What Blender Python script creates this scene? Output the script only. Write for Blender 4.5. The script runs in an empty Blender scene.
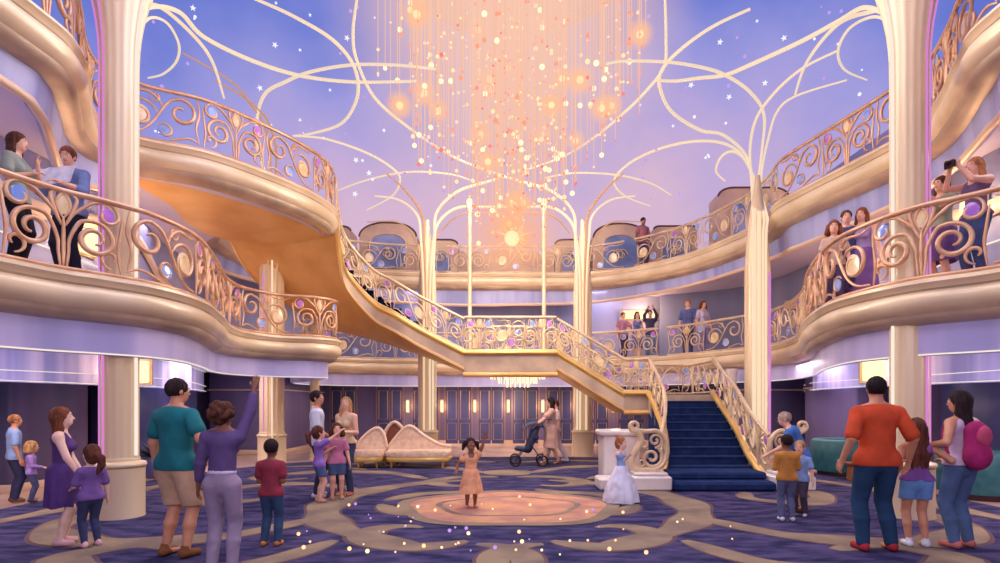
import bpy, math, random
import numpy as np
from mathutils import Vector, Matrix
from mathutils.geometry import tessellate_polygon
PI = math.pi
rnd = random.Random(7)
SC = bpy.context.scene
COL = SC.collection
# ------------------------------------------------------------------ camera
EYE = 1.5; FOC = 560.0; VX = 505.0; HY = 404.0
cd = bpy.data.cameras.new('camera'); cam = bpy.data.objects.new('camera', cd); COL.objects.link(cam)
cam.location = (0, 0, EYE); cam.rotation_euler = (PI/2, 0, 0)
cd.sensor_width = 36; cd.lens = 36*FOC/1000; cd.shift_x = -0.005; cd.shift_y = 0.1225
cd.clip_start = 0.05; cd.clip_end = 300
SC.camera = cam
SC.view_settings.view_transform = 'Standard'; SC.view_settings.look = 'None'
SC.view_settings.gamma = 1; SC.view_settings.use_curve_mapping = False
SC.view_settings.exposure = 0.08
# ------------------------------------------------------------------ colours and materials
def lin(c):
    return tuple(((x/255)/12.92 if x/255 <= .04045 else ((x/255+.055)/1.055)**2.4) for x in c)
MATS = {}
def mat(name, rgb, rough=.5, metal=0., rgb2=None, scale=3., bump=0., emit=0., stretch=(1,1,1), coat=0., spec=.5, bscale=None, detail=4):
    if name in MATS: return MATS[name]
    m = bpy.data.materials.new(name); m.use_nodes = True
    nt = m.node_tree; n = nt.nodes; b = n['Principled BSDF']; L = nt.links.new
    c = lin(rgb)+(1,)
    b.inputs['Base Color'].default_value = c
    b.inputs['Roughness'].default_value = rough; b.inputs['Metallic'].default_value = metal
    b.inputs['Coat Weight'].default_value = coat; b.inputs['Specular IOR Level'].default_value = spec
    if emit:
        b.inputs['Emission Color'].default_value = c; b.inputs['Emission Strength'].default_value = emit
    if rgb2 or bump:
        tc = n.new('ShaderNodeTexCoord'); mp = n.new('ShaderNodeMapping'); L(tc.outputs['Object'], mp.inputs[0])
        mp.inputs['Scale'].default_value = stretch
    if rgb2:
        nz = n.new('ShaderNodeTexNoise'); nz.inputs['Scale'].default_value = scale; nz.inputs['Detail'].default_value = detail
        L(mp.outputs[0], nz.inputs['Vector'])
        cr = n.new('ShaderNodeValToRGB'); cr.color_ramp.elements[0].position = .38; cr.color_ramp.elements[1].position = .62
        cr.color_ramp.elements[0].color = c; cr.color_ramp.elements[1].color = lin(rgb2)+(1,)
        L(nz.outputs[0], cr.inputs[0]); L(cr.outputs[0], b.inputs['Base Color'])
        if emit: L(cr.outputs[0], b.inputs['Emission Color'])
    if bump:
        nb = n.new('ShaderNodeTexNoise'); nb.inputs['Scale'].default_value = bscale or scale*3; nb.inputs['Detail'].default_value = 3
        L(mp.outputs[0], nb.inputs['Vector'])
        bp = n.new('ShaderNodeBump'); bp.inputs['Strength'].default_value = bump; bp.inputs['Distance'].default_value = .02
        L(nb.outputs[0], bp.inputs['Height']); L(bp.outputs[0], b.inputs['Normal'])
    MATS[name] = m
    return m
CREAM = mat('cream_lacquer', (236,214,180), .34, .08, (220,196,160), 1.2, coat=.3)
COLM = mat('column_cream', (238,216,178), .38, .06, (226,200,160), 1.5, coat=.3, stretch=(1,1,.2))
GOLD = mat('pale_gold', (232,192,112), .3, .45, (220,176,100), 2)
TAUPE = mat('taupe_fascia', (204,178,152), .4, .1, (172,148,130), 1.5)
COPPER = mat('copper_gilt', (206,156,122), .35, .35, (226,184,148), 4)
PGILT = mat('pale_gilt', (232,206,166), .35, .25, (214,184,150), 4)
SOFFG = mat('golden_soffit', (234,186,116), .45, .08, (216,160,88), .9, bump=.05)
SOFFL = mat('lilac_ceiling', (196,188,222), .5, 0, (206,200,230), .8)
WALLL = mat('lilac_wall', (158,160,202), .55, 0, (138,144,190), .5, stretch=(1,1,.15))
WALLB = mat('blue_grey_wall', (120,128,172), .55, 0, (148,150,190), .6, stretch=(1,1,.12))
WALLD = mat('dusk_wall', (74,72,112), .5, 0, (120,100,140), .9, stretch=(1,1,.05), detail=2)
WALLK = mat('purple_panel_wall', (104,94,140), .5, 0, (124,112,156), .8, stretch=(1,1,.1))
NAVY = mat('navy_panel', (58,62,110), .35, 0, (78,80,136), 1.2, stretch=(1,1,.1))
TANW = mat('tan_pavilion', (220,188,160), .5, 0, (198,164,146), 1.4)
TRIMC = mat('peach_trim', (226,196,172), .45, .1)
MARBLE = mat('peach_marble', (232,200,178), .22, 0, (206,172,158), .9, coat=.3)
WHITE = mat('white_marble', (236,228,222), .3, 0, (224,210,206), 2, coat=.3)
CARP = mat('indigo_carpet', (38,40,76), .95, 0, (80,72,112), 2.6, bump=.4, bscale=40, spec=.1, stretch=(1,2.2,1), detail=9)
CTAN = mat('tan_carpet', (150,132,110), .95, 0, (122,106,98), 1.6, bump=.3, bscale=40, spec=.1, detail=8)
CEDGE = mat('brown_carpet_line', (104,80,86), .95, 0, spec=.1)
CGLOW = mat('peach_glow_carpet', (202,152,118), .95, 0, (176,126,116), 2.4, bump=.3, bscale=40, spec=.1, detail=8)  # chandelier's warm pool of light painted into the carpet colour
NAVYC = mat('navy_stair_carpet', (30,46,88), .95, 0, (38,56,100), 6, bump=.3, spec=.1)
def glow(name, rgb, strength):
    m = bpy.data.materials.new(name); m.use_nodes = True; n = m.node_tree.nodes; n.clear()
    e = n.new('ShaderNodeEmission'); o = n.new('ShaderNodeOutputMaterial'); m.node_tree.links.new(e.outputs[0], o.inputs[0])
    e.inputs[0].default_value = lin(rgb)+(1,); e.inputs[1].default_value = strength; MATS[name] = m; return m
LWARM = glow('warm_lamp_glow', (255,226,170), 1.6)
LMAG = glow('magenta_light_line', (226,140,220), .85)
LWHITE = glow('white_light_line', (255,240,236), 1.0)
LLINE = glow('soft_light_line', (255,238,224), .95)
LPEACH = glow('peach_bulb', (255,200,150), 1.5)
LORANGE = glow('amber_bulb', (255,158,128), 1.05)
LYEL = glow('yellow_bulb', (255,226,176), 1.6)
LSTRAND = glow('strand_glow', (255,196,164), .9)
LSTAR = glow('star_glow', (240,240,255), 1.05)
LLIL = glow('lilac_star_glow', (206,160,240), .95)
# ------------------------------------------------------------------ mesh helpers
class MB:
    def __init__(s): s.v = []; s.f = []; s.mi = []; s.mats = []
    def _m(s, m):
        if m not in s.mats: s.mats.append(m)
        return s.mats.index(m)
    def add(s, vs, fs, m):
        k = len(s.v); s.v += [tuple(v) for v in vs]; i = s._m(m)
        for f in fs: s.f.append(tuple(k+a for a in f)); s.mi.append(i)
    def box(s, x0, x1, y0, y1, z0, z1, m, bev=0., M=None):
        if bev <= 0:
            vs = [(x,y,z) for z in (z0,z1) for y in (y0,y1) for x in (x0,x1)]
            fs = [(0,2,3,1),(4,5,7,6),(0,1,5,4),(2,6,7,3),(0,4,6,2),(1,3,7,5)]
        else:
            b = bev; rings = []
            def ring(ix, z): return [(x0+ix+cx*b*0,y0+ix,z) for cx in (0,)]
            prof = [(b, z0), (0, z0+b), (0, z1-b), (b, z1)]
            vs = []; fs = []
            for ins, z in prof:
                vs += [(x0+b+ins*.0,y0+ins,z),(x1-b,y0+ins,z),(x1-ins,y0+b,z),(x1-ins,y1-b,z),(x1-b,y1-ins,z),(x0+b,y1-ins,z),(x0+ins,y1-b,z),(x0+ins,y0+b,z)]
            for r in range(3):
                for i in range(8): fs.append((r*8+i, r*8+(i+1)%8, (r+1)*8+(i+1)%8, (r+1)*8+i))
            fs.append(tuple(range(7,-1,-1))); fs.append(tuple(range(24,32)))
        if M is not None: vs = [M @ Vector(v) for v in vs]
        s.add(vs, fs, m)
    def tube(s, pts, rad, m, sides=8, flat=1.0, closed=False, cap=True):
        P = [Vector(p) for p in pts]; n = len(P)
        if not hasattr(rad, '__len__'): rad = [rad]*n
        vs = []; fs = []; N = None
        for i in range(n):
            if closed: t = (P[(i+1)%n]-P[i-1])
            else: t = P[min(i+1,n-1)]-P[max(i-1,0)]
            if t.length < 1e-9: t = Vector((0,0,1))
            t.normalize()
            if N is None:
                N = t.orthogonal() if abs(t.z) > .9 else t.cross(Vector((0,0,1)))
            N = (N - t*N.dot(t))
            if N.length < 1e-6: N = t.orthogonal()
            N.normalize(); B = t.cross(N)
            for k in range(sides):
                a = 2*PI*k/sides
                vs.append(P[i] + N*math.cos(a)*rad[i]*flat + B*math.sin(a)*rad[i])
        rg = n if closed else n-1
        for i in range(rg):
            j = (i+1) % n
            for k in range(sides):
                fs.append((i*sides+k, i*sides+(k+1)%sides, j*sides+(k+1)%sides, j*sides+k))
        if cap and not closed:
            fs.append(tuple(range(sides-1,-1,-1))); fs.append(tuple((n-1)*sides+k for k in range(sides)))
        s.add(vs, fs, m)
    def lathe(s, prof, m, c=(0,0,0), sides=32, flute=0., nf=16, a0=0, a1=2*PI):
        vs = []; fs = []; full = abs(a1-a0-2*PI) < 1e-6; ns = sides if full else sides+1
        for r, z in prof:
            for k in range(ns):
                a = a0+(a1-a0)*k/sides
                rr = r*(1-flute*(.5-.5*math.cos(nf*a)))
                vs.append((c[0]+rr*math.cos(a), c[1]+rr*math.sin(a), c[2]+z))
        for i in range(len(prof)-1):
            for k in range(sides):
                k2 = (k+1) % ns
                fs.append((i*ns+k, i*ns+k2, (i+1)*ns+k2, (i+1)*ns+k))
        s.add(vs, fs, m)
    def ball(s, c, r, m, seg=8, rings=6, sc=(1,1,1)):
        vs = []; fs = []
        for i in range(rings+1):
            th = PI*i/rings
            for k in range(seg):
                a = 2*PI*k/seg
                vs.append((c[0]+r*sc[0]*math.sin(th)*math.cos(a), c[1]+r*sc[1]*math.sin(th)*math.sin(a), c[2]+r*sc[2]*math.cos(th)))
        for i in range(rings):
            for k in range(seg):
                fs.append((i*seg+k, (i+1)*seg+k, (i+1)*seg+(k+1)%seg, i*seg+(k+1)%seg))
        s.add(vs, fs, m)
    def poly(s, pts, z, m, up=True):
        tris = tessellate_polygon([[Vector((p[0],p[1],0)) for p in pts]])
        area = sum(pts[i][0]*pts[(i+1)%len(pts)][1]-pts[(i+1)%len(pts)][0]*pts[i][1] for i in range(len(pts)))
        out = []
        for t in tris:
            a,b,c = [pts[i] for i in t]
            cr = (b[0]-a[0])*(c[1]-a[1])-(b[1]-a[1])*(c[0]-a[0])
            if (cr > 0) != up: t = (t[0],t[2],t[1])
            out.append(tuple(t))
        s.add([(p[0],p[1],z) for p in pts], out, m)
    def build(s, name, parent=None, smooth=True, angle=62):
        me = bpy.data.meshes.new(name); me.from_pydata(s.v, [], s.f); 
        for m in s.mats: me.materials.append(m)
        me.polygons.foreach_set('material_index', s.mi)
        me.validate(); me.update()
        if smooth:
            me.polygons.foreach_set('use_smooth', [True]*len(me.polygons))
            try: me.set_sharp_from_angle(angle=math.radians(angle))
            except Exception: pass
        o = bpy.data.objects.new(name, me); COL.objects.link(o)
        if parent:
            o.parent = parent
            if parent.get('_abs'): o.matrix_parent_inverse = Matrix.Translation(-Vector(parent.location))
        return o
def tag(o, label, cat, group=None, kind=None):
    o['label'] = label; o['category'] = cat
    if group: o['group'] = group
    if kind: o['kind'] = kind
    return o
def thing(name, label, cat, loc=(0,0,0), rz=0, group=None, kind=None, absm=False):
    """an Empty at the base; absm: its parts are written in world coordinates"""
    o = bpy.data.objects.new(name, None); COL.objects.link(o); o.location = loc; o.rotation_euler = (0,0,rz)
    o.empty_display_size = .2
    if absm: o['_abs'] = 1
    return tag(o, label, cat, group, kind)
def struct(o):
    o['kind'] = 'structure'; return o
def spline(P, n=8, closed=False):
    P = [Vector(p) for p in P]; out = []
    N = len(P); rg = N if closed else N-1
    for i in range(rg):
        if closed: p0,p1,p2,p3 = P[i-1],P[i],P[(i+1)%N],P[(i+2)%N]
        else: p0,p1,p2,p3 = P[max(i-1,0)],P[i],P[i+1],P[min(i+2,N-1)]
        for k in range(n):
            t = k/n
            out.append(.5*((2*p1)+(-p0+p2)*t+(2*p0-5*p1+4*p2-p3)*t*t+(-p0+3*p1-3*p2+p3)*t**3))
    if not closed: out.append(P[-1])
    return out
def resample(P, step):
    P = [Vector(p) for p in P]; L = [0]
    for a, b in zip(P, P[1:]): L.append(L[-1]+(b-a).length)
    n = max(2, int(round(L[-1]/step))+1); out = []; j = 0
    for i in range(n):
        t = L[-1]*i/(n-1)
        while j < len(L)-2 and L[j+1] < t: j += 1
        k = (t-L[j])/max(L[j+1]-L[j], 1e-9); out.append(P[j].lerp(P[j+1], min(k,1)))
    return out
def W(px, y, s=None, z=None):
    """a point of the place from where it is seen: s = pixels per metre there, or z = its height"""
    if s is None: s = (HY-y)/(z-EYE)
    return Vector(((px-VX)/s, FOC/s, EYE+(HY-y)/s))
def light(name, kind, loc, energy, color, size=.3, rot=None, spot=None):
    l = bpy.data.lights.new(name, kind); l.energy = energy; l.color = color
    if kind == 'AREA': l.shape = 'DISK'; l.size = size
    elif kind == 'SUN': l.angle = size
    else: l.shadow_soft_size = size
    if spot: l.spot_size = spot; l.spot_blend = 1
    o = bpy.data.objects.new(name, l); COL.objects.link(o); o.location = loc
    if rot: o.rotation_euler = rot
    return o
# ------------------------------------------------------------------ world sky
w = bpy.data.worlds.new('sky'); SC.world = w; w.use_nodes = True
n = w.node_tree.nodes; L = w.node_tree.links.new; n.clear()
tc = n.new('ShaderNodeTexCoord'); sp = n.new('ShaderNodeSeparateXYZ'); L(tc.outputs['Generated'], sp.inputs[0])
nz = n.new('ShaderNodeTexNoise'); nz.inputs['Scale'].default_value = 3.2; nz.inputs['Detail'].default_value = 5; L(tc.outputs['Generated'], nz.inputs['Vector'])
mr = n.new('ShaderNodeMath'); mr.operation = 'MULTIPLY_ADD'; L(nz.outputs[0], mr.inputs[0]); mr.inputs[1].default_value = .5; mr.inputs[2].default_value = -.25
ad = n.new('ShaderNodeMath'); ad.operation = 'ADD'; L(sp.outputs['Z'], ad.inputs[0]); L(mr.outputs[0], ad.inputs[1])
ab = n.new('ShaderNodeMath'); ab.operation = 'ABSOLUTE'; L(sp.outputs['X'], ab.inputs[0])
a2 = n.new('ShaderNodeMath'); a2.operation = 'MULTIPLY_ADD'; L(ab.outputs[0], a2.inputs[0]); a2.inputs[1].default_value = .28; L(ad.outputs[0], a2.inputs[2])
cr = n.new('ShaderNodeValToRGB'); e = cr.color_ramp.elements
e[0].position = .0; e[0].color = lin((206,180,204))+(1,)
e[1].position = 1.0; e[1].color = lin((108,116,196))+(1,)
for p, c in ((.36,(210,178,204)), (.45,(186,166,212)), (.54,(156,152,216)), (.63,(114,126,208)), (.75,(70,94,190))):
    q = e.new(p); q.color = lin(c)+(1,)
L(a2.outputs[0], cr.inputs[0])
bg = n.new('ShaderNodeBackground'); L(cr.outputs[0], bg.inputs[0]); bg.inputs[1].default_value = 1.0
wo = n.new('ShaderNodeOutputWorld'); L(bg.outputs[0], wo.inputs[0])
# ------------------------------------------------------------------ levels
Z2 = 3.05; Z3 = 6.0; BACK = 20.5; SIDE = 9.2
L2P = [(-6.3,1),(-6.0,3.5),(-5.25,6.1),(-4.87,6.75),(-4.55,7.35),(-4.52,8.3),(-4.95,9.7),(-5.4,10.9),(-5.5,11.9),(-5.05,12.65),(-4.35,12.95),(-4.05,13.6),
       (-4.7,14.8),(-5.9,16.4),(-6.1,17.8),(-5.2,18.8),(-3.1,19.4),(0,19.6),(3.0,19.45),(5.2,18.0),(6.5,16.0),(7.0,14.6),(6.6,12.6),
       (5.6,10.4),(5.0,8.7),(4.93,7.8),(5.15,7.0),(5.65,6.35),(6.15,5),(6.6,3),(6.9,1)]
L3P = [(-5.9,1),(-5.6,3.5),(-5.33,6.2),(-5.38,6.95),(-5.8,7.7),(-6.25,8.4),(-6.45,9.0),(-6.1,9.5),(-5.3,9.98),(-4.62,10.9),(-4.15,11.8),(-3.95,12.6),(-4.0,13.2),
       (-6.6,13.35),(-7.2,14.2),(-7.2,16),(-6.4,17.6),(-4.5,18.8),(-2,19.2),(0,19.2),(3.0,19.15),(5.2,17.3),(6.15,14.9),(6.25,13.4),(6.1,12.5),(6.25,11.5),
       (6.6,9.8),(6.65,8.9),(6.35,8.1),(5.9,7.2),(5.6,6.3),(5.85,3.5),(6.1,1)]
def edge2d(P): return [Vector((p.x,p.y)) for p in spline([(a,b,0) for a,b in P], 8)]
E2 = edge2d(L2P)
k0 = 12
E3a = edge2d(L3P[:13]); E3b = edge2d(L3P[13:]); E3 = E3a+E3b
def normals(E):
    out = []
    for i in range(len(E)):
        t = E[min(i+1,len(E)-1)]-E[max(i-1,0)]; t.normalize()
        out.append(Vector((t.y, -t.x)))       # to the right of travel: the void
    return out
def balcony(name, E, z, prof, ceil_mat):
    N = normals(E); m = MB(); npf = len(prof)
    vs = []
    for p, nn in zip(E, N):
        for o, dz, _ in prof: vs.append((p.x+nn.x*o, p.y+nn.y*o, z+dz))
    for i in range(len(E)-1):
        for j in range(npf-1):
            m_ = prof[j][2]
            m.add([vs[i*npf+j], vs[i*npf+j+1], vs[(i+1)*npf+j+1], vs[(i+1)*npf+j]], [(0,1,2,3)], m_)
    outer = [(SIDE,E[-1].y),(SIDE,BACK),(-SIDE,BACK),(-SIDE,E[0].y)]
    m.poly([(p.x+n_.x*prof[0][0],p.y+n_.y*prof[0][0]) for p,n_ in zip(E,N)]+outer, z, MARBLE, True)
    m.poly([(p.x+n_.x*prof[-1][0],p.y+n_.y*prof[-1][0]) for p,n_ in zip(E,N)]+outer, z+prof[-1][1], ceil_mat, False)
    import bmesh
    o = m.build(name, smooth=False)
    bm = bmesh.new(); bm.from_mesh(o.data); bmesh.ops.remove_doubles(bm, verts=bm.verts, dist=1e-4)
    for f in bm.faces: f.smooth = abs(f.normal.z) < .97
    bm.to_mesh(o.data); bm.free()
    try: o.data.set_sharp_from_angle(angle=math.radians(50))
    except Exception: pass
    return struct(o)
PROF = [(-.10,0,CREAM),(.02,0,CREAM),(.07,-.02,CREAM),(.08,-.06,CREAM),(.03,-.10,CREAM),(.02,-.13,TAUPE),(.0,-.15,CREAM),(.05,-.18,CREAM),(.085,-.25,CREAM),
        (.07,-.33,CREAM),(.01,-.40,CREAM),(-.03,-.42,TAUPE),(-.04,-.47,TAUPE),(-.10,-.52,TAUPE),(-.26,-.55,SOFFL)]
balcony('balcony_floor_middle', E2, Z2, PROF, SOFFL)
PROF3 = [(a,b,c) for a,b,c in PROF[:-1]]+[(-.30,-.56,SOFFL)]
balcony('balcony_floor_upper', E3, Z3, PROF3, SOFFL)
# ground floor and carpet
m = MB(); m.box(-SIDE,SIDE,-1.5,BACK,-.2,0,MARBLE); struct(m.build('floor', smooth=False))
m = MB(); cc = []
for k in range(72):
    a = 2*PI*k/72; c_, s_ = math.cos(a), math.sin(a); pw = 2/2.7
    cc.append((7.15*abs(c_)**pw*(1 if c_>0 else -1), 7.8+8.0*abs(s_)**pw*(1 if s_>0 else -1)))
m.poly(cc, .012, CARP)
def arcpts(cx, cy, r0, r1, a0, a1, n=28):
    return [Vector((cx+(r0+(r1-r0)*i/n)*math.cos(a0+(a1-a0)*i/n), cy+(r0+(r1-r0)*i/n)*math.sin(a0+(a1-a0)*i/n), 0)) for i in range(n+1)]
LAY = [0]
def ribbon(pts, w, z, ma, taper=True):
    LAY[0] += 1; z += LAY[0]*3e-5
    P = resample(pts, .12); n_ = len(P); vs = []; fs = []
    for i, p in enumerate(P):
        t = P[min(i+1,n_-1)]-P[max(i-1,0)]; t.normalize(); q = Vector((-t.y,t.x,0))
        u = i/(n_-1); ww = w*(.25+.75*math.sin(PI*min(1,max(0,u)))**.6 if taper else 1)
        ww *= 1+.18*math.sin(i*.55)
        vs += [(p.x+q.x*ww/2,p.y+q.y*ww/2,z),(p.x-q.x*ww/2,p.y-q.y*ww/2,z)]
    for i in range(n_-1): fs.append((2*i,2*i+1,2*i+3,2*i+2))
    m.add(vs, fs, ma)
def band(pts, w, ma=CTAN):
    ribbon(pts, w+.09, .0135, CEDGE); ribbon(pts, w, .0165, ma)
def disc(cx, cy, rx, ry, ma, z):
    LAY[0] += 1
    m.poly([(cx+rx*math.cos(2*PI*k/40)*(1+.05*math.sin(5*2*PI*k/40)), cy+ry*math.sin(2*PI*k/40)*(1+.05*math.sin(5*2*PI*k/40))) for k in range(40)], z+LAY[0]*3e-5, ma)
CX, CY = 0.05, 8.5
for sx in (-1,1):
    def mir(P): return [Vector((CX+sx*p.x, CY+p.y, 0)) for p in P]
    band(mir(arcpts(0,0,2.75,2.55,-1.2,1.25)), .52)
    band(mir(arcpts(.75,2.1,.95,.35,2.2,-2.0)), .36)
    band(mir(arcpts(1.15,-2.0,.8,.25,-2.6,2.0)), .34)
    band(mir(arcpts(.6,-3.0,1.35,.5,-.4,-4.2)), .38)
    band(mir(spline([(1.9,0.1,0),(1.45,.75,0),(.8,.95,0),(.5,1.3,0)],8)), .3, CTAN)
    band(mir(spline([(1.9,-.2,0),(1.5,-.85,0),(.9,-1.0,0),(.6,-1.3,0)],8)), .3, CTAN)
    band(mir(spline([(2.6,1.2,0),(3.6,1.9,0),(4.6,1.7,0),(5.1,.7,0),(4.5,-.1,0),(3.8,.3,0),(4.0,.9,0)],8)), .42)
    band(mir(spline([(2.5,-1.2,0),(3.2,-2.2,0),(4.4,-2.5,0),(5.4,-1.9,0),(5.6,-1.0,0),(5.0,-.9,0)],8)), .46)
    band(mir(spline([(1.9,-2.4,0),(2.4,-3.3,0),(3.5,-3.6,0),(4.3,-3.1,0),(3.9,-2.6,0),(3.3,-2.8,0)],8)), .4)
    band(mir(spline([(1.6,2.6,0),(2.6,3.6,0),(4.0,3.8,0),(5.0,3.0,0),(4.6,2.4,0),(4.0,2.7,0)],8)), .42)
    band(mir(spline([(.5,3.6,0),(1.4,4.6,0),(2.8,5.0,0),(3.6,4.6,0),(3.2,4.2,0)],8)), .4)
    band(mir(spline([(.3,5.8,0),(1.5,6.2,0),(3.0,5.9,0),(4.4,5.0,0),(5.4,4.8,0)],8)), .36)
    band(mir(spline([(5.9,2.6,0),(6.4,1.2,0),(6.3,-.4,0),(6.6,-2.0,0)],8)), .4)
    band(mir(spline([(5.2,-3.0,0),(6.0,-3.6,0),(6.0,-4.6,0),(5.0,-5.2,0)],8)), .45)
disc(CX, CY-.35, 1.62, 1.4, CTAN, .019); disc(CX, CY-.35, 1.42, 1.22, CGLOW, .0195)
disc(CX, CY-.35, 1.05, .82, CTAN, .020); disc(CX, CY-.35, .95, .72, CGLOW, .0205)
disc(CX, CY+3.6, .55, .5, CTAN, .019)
c = m.build('carpet', smooth=False)
tag(c, 'deep indigo oval carpet with tan scrollwork covering the middle of the atrium floor', 'carpet')
# ------------------------------------------------------------------ walls
def wall_side(name, x, z0, z1, ma, sgn, zw=None):
    m = MB(); N_ = 60; th = .18
    for i in range(N_):
        y0 = -1.5+(BACK+1.5)*i/N_; y1 = -1.5+(BACK+1.5)*(i+1)/N_
        m.box(min(x,x+sgn*th), max(x,x+sgn*th), y0, y1, z0, z1, ma)
    return struct(m.build(name, smooth=False))
for sgn, nm in ((-1,'left'),(1,'right')):
    wall_side('wall_%s_ground'%nm, sgn*SIDE, 0, Z2-.55, WALLD, sgn)
    wall_side('wall_%s_middle'%nm, sgn*SIDE, Z2, Z3-.56, WALLL, sgn)
    wall_side('wall_%s_upper'%nm, sgn*SIDE, Z3, 8.1, WALLL, sgn)
m = MB(); m.box(-SIDE-.2,SIDE+.2,BACK,BACK+.2,0,Z2-.55,WALLK); struct(m.build('wall_back_ground', smooth=False))
m = MB(); m.box(-SIDE-.2,SIDE+.2,BACK,BACK+.2,Z2,Z3-.56,WALLB); struct(m.build('wall_back_middle', smooth=False))
# curved inner walls on the middle level
def wavewall(name, pts, z0, z1, ma, th=.15):
    P = resample(spline([(a,b,0) for a,b in pts],8), .3); m = MB(); N_ = normals([Vector((p.x,p.y)) for p in P])
    for side in (0,1):
        vs = []; fs = []
        for p, q in zip(P, N_):
            o = th*side
            vs += [(p.x-q.x*o,p.y-q.y*o,z0),(p.x-q.x*o,p.y-q.y*o,z1)]
        for i in range(len(P)-1): fs.append((2*i,2*i+2,2*i+3,2*i+1) if not side else (2*i,2*i+1,2*i+3,2*i+2))
        m.add(vs, fs, ma)
    a, b = N_[0], N_[-1]
    vs = []; fs = []
    for p, q in zip(P, N_): vs += [(p.x,p.y,z1),(p.x-q.x*th,p.y-q.y*th,z1)]
    for i in range(len(P)-1): fs.append((2*i,2*i+1,2*i+3,2*i+2))
    m.add(vs, fs, TRIMC)
    return struct(m.build(name)), P, N_
wl, _, _ = wavewall('wall_left_curved', [(-8.2,1),(-8.0,5),(-7.4,8),(-7.5,11),(-8.4,14),(-8.6,17),(-6.5,20.2)], Z2, Z3-.57, WALLL)
wr, _, _ = wavewall('wall_right_curved', [(5.6,20.3),(8.2,18.5),(8.6,14.6),(8.3,12),(7.6,9),(8.0,6),(8.4,1)], Z2, Z3-.57, WALLB)
# wavy applied trim bands on the middle walls (S-shaped peach mouldings)
def zband(name, pts, w, ma=TRIMC, d=.07):
    """a moulding on a wall: 3D centre line, width across the wall"""
    P = resample(spline(pts,8), .12); m = MB(); m.tube(P, w/2, ma, sides=8, flat=.35); return struct(m.build(name))
def onl(y, z, off=.06):  # a point on the left curved wall's face
    return (XL(y)+off, y, z)
_PL = resample(spline([(a,b,0) for a,b in [(-8.2,1),(-8.0,5),(-7.4,8),(-7.5,11),(-8.4,14),(-8.6,17),(-6.5,20.2)]],8), .3)
_PR = resample(spline([(a,b,0) for a,b in [(8.4,1),(8.0,6),(7.6,9),(8.3,12),(8.6,14.6),(8.2,18.5),(5.6,20.3)]],8), .3)
def _xat(P, y):
    for a, b in zip(P, P[1:]):
        if a.y <= y <= b.y: return a.x+(b.x-a.x)*(y-a.y)/max(b.y-a.y,1e-6)
    return P[-1].x
def XL(y): return _xat(_PL, y)
def XR(y): return _xat(_PR, y)
for k, (S, off) in enumerate(((XL,.05),(XR,-.05))):
    zband('trim_%d'%(1+2*k), [(S(y)+off,y,z) for y,z in ((4.5,5.3),(6.2,5.25),(7.4,4.9),(8.6,4.55),(10,4.75),(11.5,4.9),(13.2,4.5),(15,4.3),(17,4.5))], .26)
    zband('trim_%d'%(2+2*k), [(S(y)+off,y,z) for y,z in ((5,4.1),(7,4.05),(9,4.0),(11,3.95),(14,4.05),(17,4.0))], .03, LLINE)
# ground level: lilac valance with light lines and hanging bead fringe

FR = mat('lilac_valance', (186,174,216), .65, 0, (136,132,188), 3, stretch=(1,1,.02), detail=2, emit=.3)  # emission added to brighten the pleated panel
def valance(name, pts, z0, z1, label):
    P = resample(spline([(a,b,0) for a,b in pts],8), .18); m = MB(); vs = []; fs = []
    th = .05; NN = normals([Vector((p.x,p.y)) for p in P])
    for i,(p,q) in enumerate(zip(P,NN)):
        w_ = .02*math.sin(i*1.9)
        vs += [(p.x+q.x*w_,p.y+q.y*w_,z0),(p.x+q.x*w_,p.y+q.y*w_,z1),(p.x+q.x*(w_-th),p.y+q.y*(w_-th),z1),(p.x+q.x*(w_-th),p.y+q.y*(w_-th),z0)]
    for i in range(len(P)-1):
        a = 4*i; fs += [(a,a+4,a+5,a+1),(a+3,a+2,a+6,a+7),(a,a+3,a+7,a+4)]
    e_ = thing(name, label, 'valance', (P[len(P)//2].x,P[len(P)//2].y,z0), absm=True, kind='thing')
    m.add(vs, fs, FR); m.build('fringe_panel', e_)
    for (za, zb, ph) in ((z0+.02,z0+.02,0),(z0+.16,z0+.2,1),(z1-.12,z1-.04,2)):
        m = MB(); m.tube([(p.x+q.x*.05,p.y+q.y*.05,za+(zb-za)*(.5+.5*math.sin(i*.12+ph))) for i,(p,q) in enumerate(zip(P,NN))], .007, LLINE, sides=5); m.build('light_line', e_)
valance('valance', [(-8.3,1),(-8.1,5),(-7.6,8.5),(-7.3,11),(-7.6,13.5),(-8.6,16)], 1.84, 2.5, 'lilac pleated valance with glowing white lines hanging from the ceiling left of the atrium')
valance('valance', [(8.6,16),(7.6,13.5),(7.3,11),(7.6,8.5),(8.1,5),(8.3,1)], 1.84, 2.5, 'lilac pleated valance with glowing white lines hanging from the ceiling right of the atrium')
# lilac drop band following the balcony edge
DROP = mat('lilac_drop_band', (188,178,222), .35, .05, (164,158,208), 2, stretch=(1,1,.05), detail=2, emit=.12)  # slight emission added so the band looks brightly lit
NE = normals(E2); m = MB(); vs = []; fs = []
for p, q in zip(E2, NE):
    for o_, z_ in ((-.24,2.51),(-.24,2.14),(-.30,2.11),(-.36,2.14),(-.36,2.51)): vs.append((p.x+q.x*o_, p.y+q.y*o_, z_))
for i in range(len(E2)-1):
    for j in range(4): a = 5*i+j; fs.append((a,a+1,a+6,a+5))
m.add(vs, fs, DROP); m.tube([(p.x-q.x*.25,p.y-q.y*.25,2.13) for p,q in zip(E2,NE)], .012, LLINE, sides=5); struct(m.build('trim_10'))
DROP2 = mat('slate_lilac_drop', (140,144,194), .4, .05, (172,172,216), 2.5, stretch=(1,1,.04), detail=2, emit=.05)  # faint emission added here too, the band is no lamp
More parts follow.
